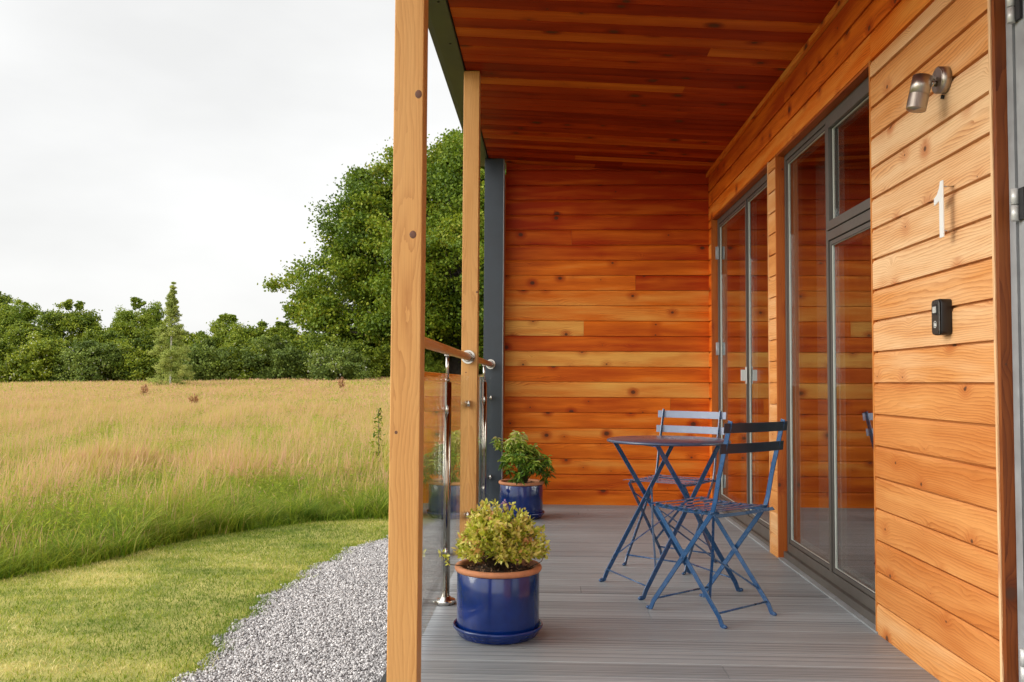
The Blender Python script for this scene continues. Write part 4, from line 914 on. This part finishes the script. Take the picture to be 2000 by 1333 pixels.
# ------------------------------------------------------------------ wall fittings
LY_, LZ_ = 2.925, 1.990
wl = thing('wall_light', 'brushed bronze cylinder spotlight on the timber wall above the house number', 'wall light', (XW, LY_, LZ_))
mb = MB(); mb.tube([(-.001, 0, 0), (-.030, 0, 0)], [.044, .044], 40); mb.tube([(-.0301, 0, 0), (-.0325, 0, 0)], [.0435, .040], 40); mb.build('back_plate', M_LAMP, wl)
mb = MB(); mb.tube([(-.032, 0, -.012), (-.058, -.002, -.012)], [.010, .010], 16); mb.ball((-.058, -.002, -.012), .012, 14); mb.bar((-.036, 0, .006), (-.082, -.002, .006), (0, 1, 0), .012, .007); mb.build('arm', M_CHROME, wl)
ax = Vector((-.22, 0, -1)).normalized(); c0 = Vector((-.078, -.004, .010)); mb = MB()
mb.tube([c0, c0+ax*.062], .0315, 36); mb.tube([c0+ax*.0622, c0+ax*.0632], .0308, 36); mb.tube([c0+ax*.0634, c0+ax*.112], .0315, 36, caps=False)
mb.tube([c0+ax*.1119, c0+ax*.1121, c0+ax*.104], [.0315, .0285, .0280], 36, caps=False); hd = mb.build('lamp_head', M_LAMP, wl)
mb = MB(); mb.tube([c0+ax*.100, c0+ax*.104], [.0279, .0279], 30); mb.build('lens', M_BLACK, hd)
mb = MB(); mb.tube([(-.004, .018, -.0445), (-.006, .02, -.056)], .006, 10); mb.build('screw', M_BLACK, wl)

nb = thing('house_number', 'white metal house number 1 standing off the timber wall', 'house number', (XW, 2.885, 1.461))
prof = [(-.0140, 0), (.0140, 0), (.0140, .120), (.0140, .122), (.052, .112), (.052, .136), (.030, .145), (.014, .162), (.006, .184), (-.0140, .184)]
mb = MB(); a = [(-.042, y, z) for y, z in prof]; b = [(-.038, y, z) for y, z in prof]
mb.face(a[::-1]); mb.face(b)
for i in range(len(prof)): j = (i+1) % len(prof); mb.face([a[i], a[j], b[j], b[i]])
mb.build('digit', M_NUM, nb, bevel=.0006)
for z in (.022, .166): mb = MB(); mb.tube([(-.038, 0, z), (-.001, 0, z)], .0022, 10); mb.build('pin', M_STEEL, nb)

ks = thing('key_safe', 'black key safe with gunmetal front cover on the wall below the number', 'key safe', (XW, 2.94, 1.207))
mb = MB()
def rr_box(mbx, x0, x1, hy, hz, r, seg=6, z0=0):
    ring = []
    for cy, cz, a0 in ((hy-r, hz-r, 0), (-hy+r, hz-r, PI/2), (-hy+r, -hz+r, PI), (hy-r, -hz+r, 3*PI/2)):
        for k in range(seg+1): a_ = a0+PI/2*k/seg; ring.append((cy+r*math.cos(a_), cz+r*math.sin(a_)+z0))
    A = [(x0, y, z) for y, z in ring]; B = [(x1, y, z) for y, z in ring]; mbx.face(A[::-1]); mbx.face(B)
    for i in range(len(ring)): j = (i+1) % len(ring); mbx.face([A[i], A[j], B[j], B[i]], smooth=True)
rr_box(mb, -.001, -.036, .030, .059, .014); mb.build('body', M_BLACK, ks, bevel=.002)
mb = MB(); rr_box(mb, -.0362, -.0425, .029, .057, .014); cv = mb.build('cover', M_GUN, ks, bevel=.004)
mb = MB(); rr_box(mb, -.0426, -.0440, .016, .018, .008, z0=.024); mb.build('dial_window', M_BLACK, cv)
mb = MB(); 
for k in range(4): mb.box((-.0462, -.011+k*.006, .014), (-.0441, -.0075+k*.006, .034))
mb.build('dials', M_EMBLEM, cv)
mb = MB()
for k in range(20):
    a0, a1 = 2*PI*k/20, 2*PI*(k+1)/20
    for r0, r1 in ((.0098, .0118),):
        mb.face([(-.0432, r0*math.cos(a0), r0*math.sin(a0)-.024), (-.0432, r1*math.cos(a0), r1*math.sin(a0)-.024), (-.0432, r1*math.cos(a1), r1*math.sin(a1)-.024), (-.0432, r0*math.cos(a1), r0*math.sin(a1)-.024)])
mb.box((-.0432, -.006, -.030), (-.0424, .006, -.024)); mb.face([(-.0434, -.0075, -.0238), (-.0434, .0075, -.0238), (-.0434, 0, -.0168)])
mb.build('emblem', M_EMBLEM, cv)

# ------------------------------------------------------------------ trees
M_OAK = leafmat('oak_leaf', [(0, (0.055, 0.105, 0.008)), (0.5, (0.155, 0.225, 0.012)), (0.85, (0.28, 0.31, 0.018)), (1, (0.36, 0.33, 0.04))], trans=.28)
M_HEDGE = leafmat('hedge_leaf', [(0, (0.045, 0.085, 0.010)), (0.5, (0.19, 0.25, 0.016)), (0.9, (0.38, 0.40, 0.030)), (1, (0.5, 0.5, 0.36))], trans=.25)
M_HEDGE3 = leafmat('grey_green_hedge_leaf', [(0, (0.06, 0.095, 0.015)), (0.5, (0.16, 0.22, 0.035)), (0.9, (0.30, 0.35, 0.06)), (1, (0.6, 0.6, 0.5))], trans=.3)
M_HEDGE2 = leafmat('light_hedge_leaf', [(0, (0.09, 0.15, 0.014)), (0.5, (0.22, 0.29, 0.022)), (1, (0.36, 0.38, 0.05))], trans=.3)
M_BIRCH = leafmat('birch_leaf', [(0, (0.17, 0.23, 0.04)), (0.5, (0.42, 0.47, 0.11)), (1, (0.6, 0.6, 0.2))], trans=.45)
def tree(name, label, cat, loc, blobs, mleaf, mbark, trunk_r, trunk_h, leaf, per, group=None, aspect=.75, sub=5, limbs=True, tone_shift=0.0, trunk_lean=(0, 0)):
    """blobs: (x,y,z,r) clumps in local metres. Each blob is split in leafy sub-clumps"""
    t = thing(name, label, cat, loc, 0, group)
    C = []; T = []
    for (bx, by, bz, br) in blobs:
        ns = sub
        cs = RNG.normal(size=(ns, 3)); cs /= np.linalg.norm(cs, axis=1)[:, None]; cs *= (RNG.random((ns, 1))**.4)*br*.85
        bt = RNG.uniform(.2, .7)
        for c in cs:
            r = br*RNG.uniform(.28, .55); nl = max(6, int(per*RNG.uniform(.7, 1.3)))
            p = RNG.normal(size=(nl, 3)); p *= r*.50*np.array([1.1, 1.1, .66])
            C.append(p+c+np.array([bx, by, bz])); T.append(np.clip(RNG.normal(bt+tone_shift, .18, nl), 0, 1))
    C = np.concatenate(C); T = np.concatenate(T); k = C[:, 2] > .05; C, T = C[k], T[k]
    V, F_, TT = leaves(C, RNG.uniform(.7, 1.3, len(C))*leaf, aspect=aspect, tone=T)
    link('crown', npmesh('crown', V, F_, TT), mleaf, t)
    mb = MB(); ln = trunk_lean
    if trunk_r:
        mb.tube([(0, 0, -.3), (trunk_r*.1, 0, trunk_h*.1), (ln[0]*.5, ln[1]*.5, trunk_h*.55), (ln[0], ln[1], trunk_h)], [trunk_r*1.5, trunk_r*1.05, trunk_r*.85, trunk_r*.5], 12)
        if limbs:
            bl = sorted(blobs, key=lambda b: -b[3])[:max(8, len(blobs)//2)]
            for (bx, by, bz, br) in bl:
                zz = min(trunk_h*.98, max(trunk_h*.35, bz*.5)); f_ = zz/trunk_h; st_ = Vector((ln[0]*f_, ln[1]*f_, zz)); en = Vector((bx, by, bz)); md = st_.lerp(en, .5)+Vector((0, 0, -.06*(en-st_).length))
                r0 = trunk_r*random.uniform(.22, .42); mb.tube([st_, st_.lerp(md, .5)+Vector((0, 0, .05*br)), md, en], [r0, r0*.75, r0*.55, r0*.15], 7)
        mb.build('trunk', mbark, t)
    return t
def px(x, Y, z=None):
    return ((x-1067.5)/1725.3*Y*1.0, Y)
def tz(X, Y): return float(terrain(np.array(float(X)), np.array(float(Y))))

# the big oak
OY = 50.0; OX = (893-1067.5)/1725*OY; oz = tz(OX, OY)
prof = [(2.2, 0, 8.0), (3.0, 0, 8.8), (3.8, 0, 9.2), (4.7, 0, 9.5), (5.6, 0, 9.3), (6.8, 0, 8.2), (8.0, 0, 7.6), (9.3, 0, 7.9), (10.4, 0, 6.2), (11.5, 0, 4.7), (12.0, 0, 3.3), (12.6, 0, 1.8)]
bl = []
rs = np.random.default_rng(5)
for (z, ri, ro) in prof:
    for k in range(int(9+ro*3.8)):
        a = rs.uniform(0, 2*PI); rr = ro*math.sqrt(rs.uniform(.12, 1))*(1+.10*math.sin(3*a+z)); br = rs.uniform(1.0, 1.7)
        rr = max(0, min(rr, ro-br*.35)); 
        if ri and rr < ri*.5: continue
        bl.append((rr*math.cos(a), rr*math.sin(a)*.9, z+rs.uniform(-.5, .5), br))
tree('oak_tree', 'large spreading oak behind the timber posts', 'tree', (OX, OY, oz), bl, M_OAK, M_BARK, .50, 7.5, .155, 150, sub=8, trunk_lean=(1.0, 0))

# young birch in the meadow
BY = 34.0; BX = (322-1067)/1725*BY; bl = []
for k in range(110):
    z = rs.uniform(.25, 4.1); ro = float(np.interp(z, [.2, .6, 1.6, 2.2, 2.8, 3.4, 4.2], [.42, .76, .80, .52, .30, .16, .03])); a = rs.uniform(0, 2*PI); rr = ro*rs.uniform(.2, 1); bl.append((rr*math.cos(a), rr*math.sin(a), z, rs.uniform(.26, .40)*(1-.17*z)))
bl += [(0.02, 0, z, .10) for z in (3.9, 4.05, 4.15)]
tree('birch_tree', 'slender young pale green birch standing alone in the meadow', 'tree', (BX, BY, tz(BX, BY)-.02), bl, M_BIRCH, M_BIRCHBARK, .038, 3.9, .045, 75, sub=5, limbs=False)

# hedgerow: shrubs and small trees, left to right (pixel x, half width px, top y px, distance, material, label)
HR = [(-60, 70, 560, 54, 0, 'dark rounded hedge tree at the far left edge'), (12, 46, 590, 50, 1, 'thin topped pale tree at the left edge of the hedgerow'),
      (40, 60, 640, 44, 0, 'dark low hawthorn bush at the left end of the hedgerow'), (112, 72, 596, 46, 0, 'tall dark hawthorn with a ragged pointed top, left of the birch'),
      (205, 62, 632, 45, 0, 'dark hedge bush between the ragged hawthorn and the birch'), (258, 62, 588, 58, 1, 'tall light green rounded tree directly behind the birch'),
      (300, 50, 640, 47, 0, 'dark hedge bush behind the birch trunk'), (368, 58, 655, 44, 0, 'bushy mid green shrub right of the birch'),
      (432, 52, 622, 52, 1, 'light green shrub with upright spiky shoots, middle of the hedgerow'), (492, 56, 640, 44, 0, 'dense green shrub left of the oak'),
      (545, 46, 634, 50, 1, 'pale leafy bush at the left foot of the oak'), (612, 62, 664, 43, 0, 'low dark hawthorn bush below the oak crown'),
      (700, 62, 676, 44, 0, 'low spreading bush under the oak, left of the front post'), (790, 64, 690, 45, 1, 'low light green bush behind the front post'), (880, 70, 684, 52, 0, 'dark bush at the foot of the oak trunk'),
      (560, 80, 690, 60, 0, 'dark filler bush behind the hedgerow near the oak'), (970, 70, 660, 58, 0, 'dark bush behind the second timber post')]
HR += [(-20, 60, 678, 41, 0, 'low dark bramble bush in front of the hedgerow at the left picture edge'), (75, 62, 668, 41.5, 0, 'low dark bush with white blossom specks below the ragged hawthorn'), (165, 60, 672, 41, 2, 'low grey green bush left of the birch, in front of the hedgerow'),
       (245, 56, 674, 42, 0, 'low dark bush just left of the birch foot'), (405, 60, 674, 41.5, 2, 'low grey green bush right of the birch, in front of the hedgerow'), (470, 54, 668, 42, 0, 'low dark bush below the upright spiky shrub'), (535, 56, 672, 41.5, 2, 'low grey green bush below the left side of the oak'),
       (655, 56, 690, 41, 2, 'lowest grey green bush under the oak crown')]
for (pxx, hw, ty, Yd, mi, lab) in HR:
    X0 = (pxx-1067)/1725*Yd; base = tz(X0, Yd); yh = 741+.0063*pxx
    top = .985+(yh-ty)/1725*Yd-base; R0 = hw/1725*Yd; bl = []
    nb_ = int(14+R0*top*9.0)
    for k in range(nb_):
        z = rs.uniform(.15, 1)**.9*top*.90; ro = R0*(1.02 if z < top*.6 else max(.18, 1.02-1.9*((z/top-.6))**1.15)); a = rs.uniform(0, 2*PI); rr = ro*math.sqrt(rs.uniform(.15, 1))
        bl.append((rr*math.cos(a), rr*math.sin(a)*.8, z, rs.uniform(.40, .75)))
    for k in range(int(7+R0*2)):       # ragged shoots along the top
        a = rs.uniform(-1, 1); bl.append((a*R0*.75, 0, top*(1.0-.30*a*a)+rs.uniform(-.3, .28), rs.uniform(.12, .28)))
    tree('hedge_bush' if ty > 600 else 'hedge_tree', lab, 'bush' if ty > 600 else 'tree', (X0, Yd, base), bl, (M_HEDGE, M_HEDGE2, M_HEDGE3)[mi], M_BARK, .07, top*.4, .10, 85 if mi == 0 else 75, 'trees and bushes of the hedgerow', sub=6, limbs=False, tone_shift=-.02)
# far wooded mass behind the hedge
C = []; N = 80000
xs = RNG.uniform(-125, 35, N); hh = 2.0+.7*vnoise(xs, xs*.3, .5, 21); ysd = 62+RNG.uniform(0, 5, N); zz = RNG.random(N)**.8*hh
V, F_, TT = leaves(np.stack([xs, ysd, zz+.5], 1), RNG.uniform(.2, .42, N), aspect=.8, tone=np.clip(RNG.normal(.25, .2, N), 0, 1))
fh = link('far_hedge', npmesh('far_hedge', V, F_, TT), M_HEDGE); tag(fh, 'dark continuous hedge foliage closing the far side of the meadow', 'hedge', kind='stuff')

# meadow weeds
M_DOCK = leafmat('dock_seed', [(0, (.30, .13, .06)), (1, (.55, .27, .12))], .1)
def dock(x, y, Yd, h, lab):
    X0 = (x-1067)/1725*Yd; t = thing('dock_plant', lab, 'weed', (X0, Yd, tz(X0, Yd)), 0, 'rusty dock stems in the meadow'); mb = MB(); C = []
    for k in range(5):
        a = k*1.3; e = Vector((.10*math.cos(a)*k*.5, .06*math.sin(a), h*(1-.07*k))); mb.tube([(0, 0, 0), e*.6, e], [.006, .005, .003], 5)
        for j in range(60): u = random.uniform(.5, 1); C.append(e*u+Vector((random.gauss(0, .022), random.gauss(0, .022), 0)))
    mb.build('stem', M_TWIG, t); V, F_, TT = leaves(np.array([c[:] for c in C]), RNG.uniform(.02, .045, len(C)), aspect=.8); link('seed_head', npmesh('seed_head', V, F_, TT), M_DOCK, t)['kind'] = 'stuff'
dock(272, 752, 26, .50, 'rusty brown dock just left of the birch base'); dock(372, 768, 22, .46, 'rusty brown dock right of the birch, nearer the camera'); dock(665, 735, 30, .60, 'tall rusty dock in front of the bushes under the oak')

X0 = (738-1067)/1725*9.6; wd = thing('thistle', 'tall dark green leafy weed stem in the meadow beside the front post', 'weed', (X0, 9.6, tz(X0, 9.6))); mb = MB()
mb.tube([(0, 0, 0), (.01, 0, .4), (0, 0, .84)], [.006, .005, .003], 6); mb.build('stem', M_TWIG, wd); n_ = 260; z = RNG.uniform(.12, .84, n_); rr = .05*(1-z)+.008
C = np.stack([RNG.normal(0, 1, n_)*rr, RNG.normal(0, 1, n_)*rr, z], 1); V, F_, TT = leaves(C, RNG.uniform(.02, .05, n_), aspect=.45); link('foliage', npmesh('foliage', V, F_, TT), M_OAK, wd)
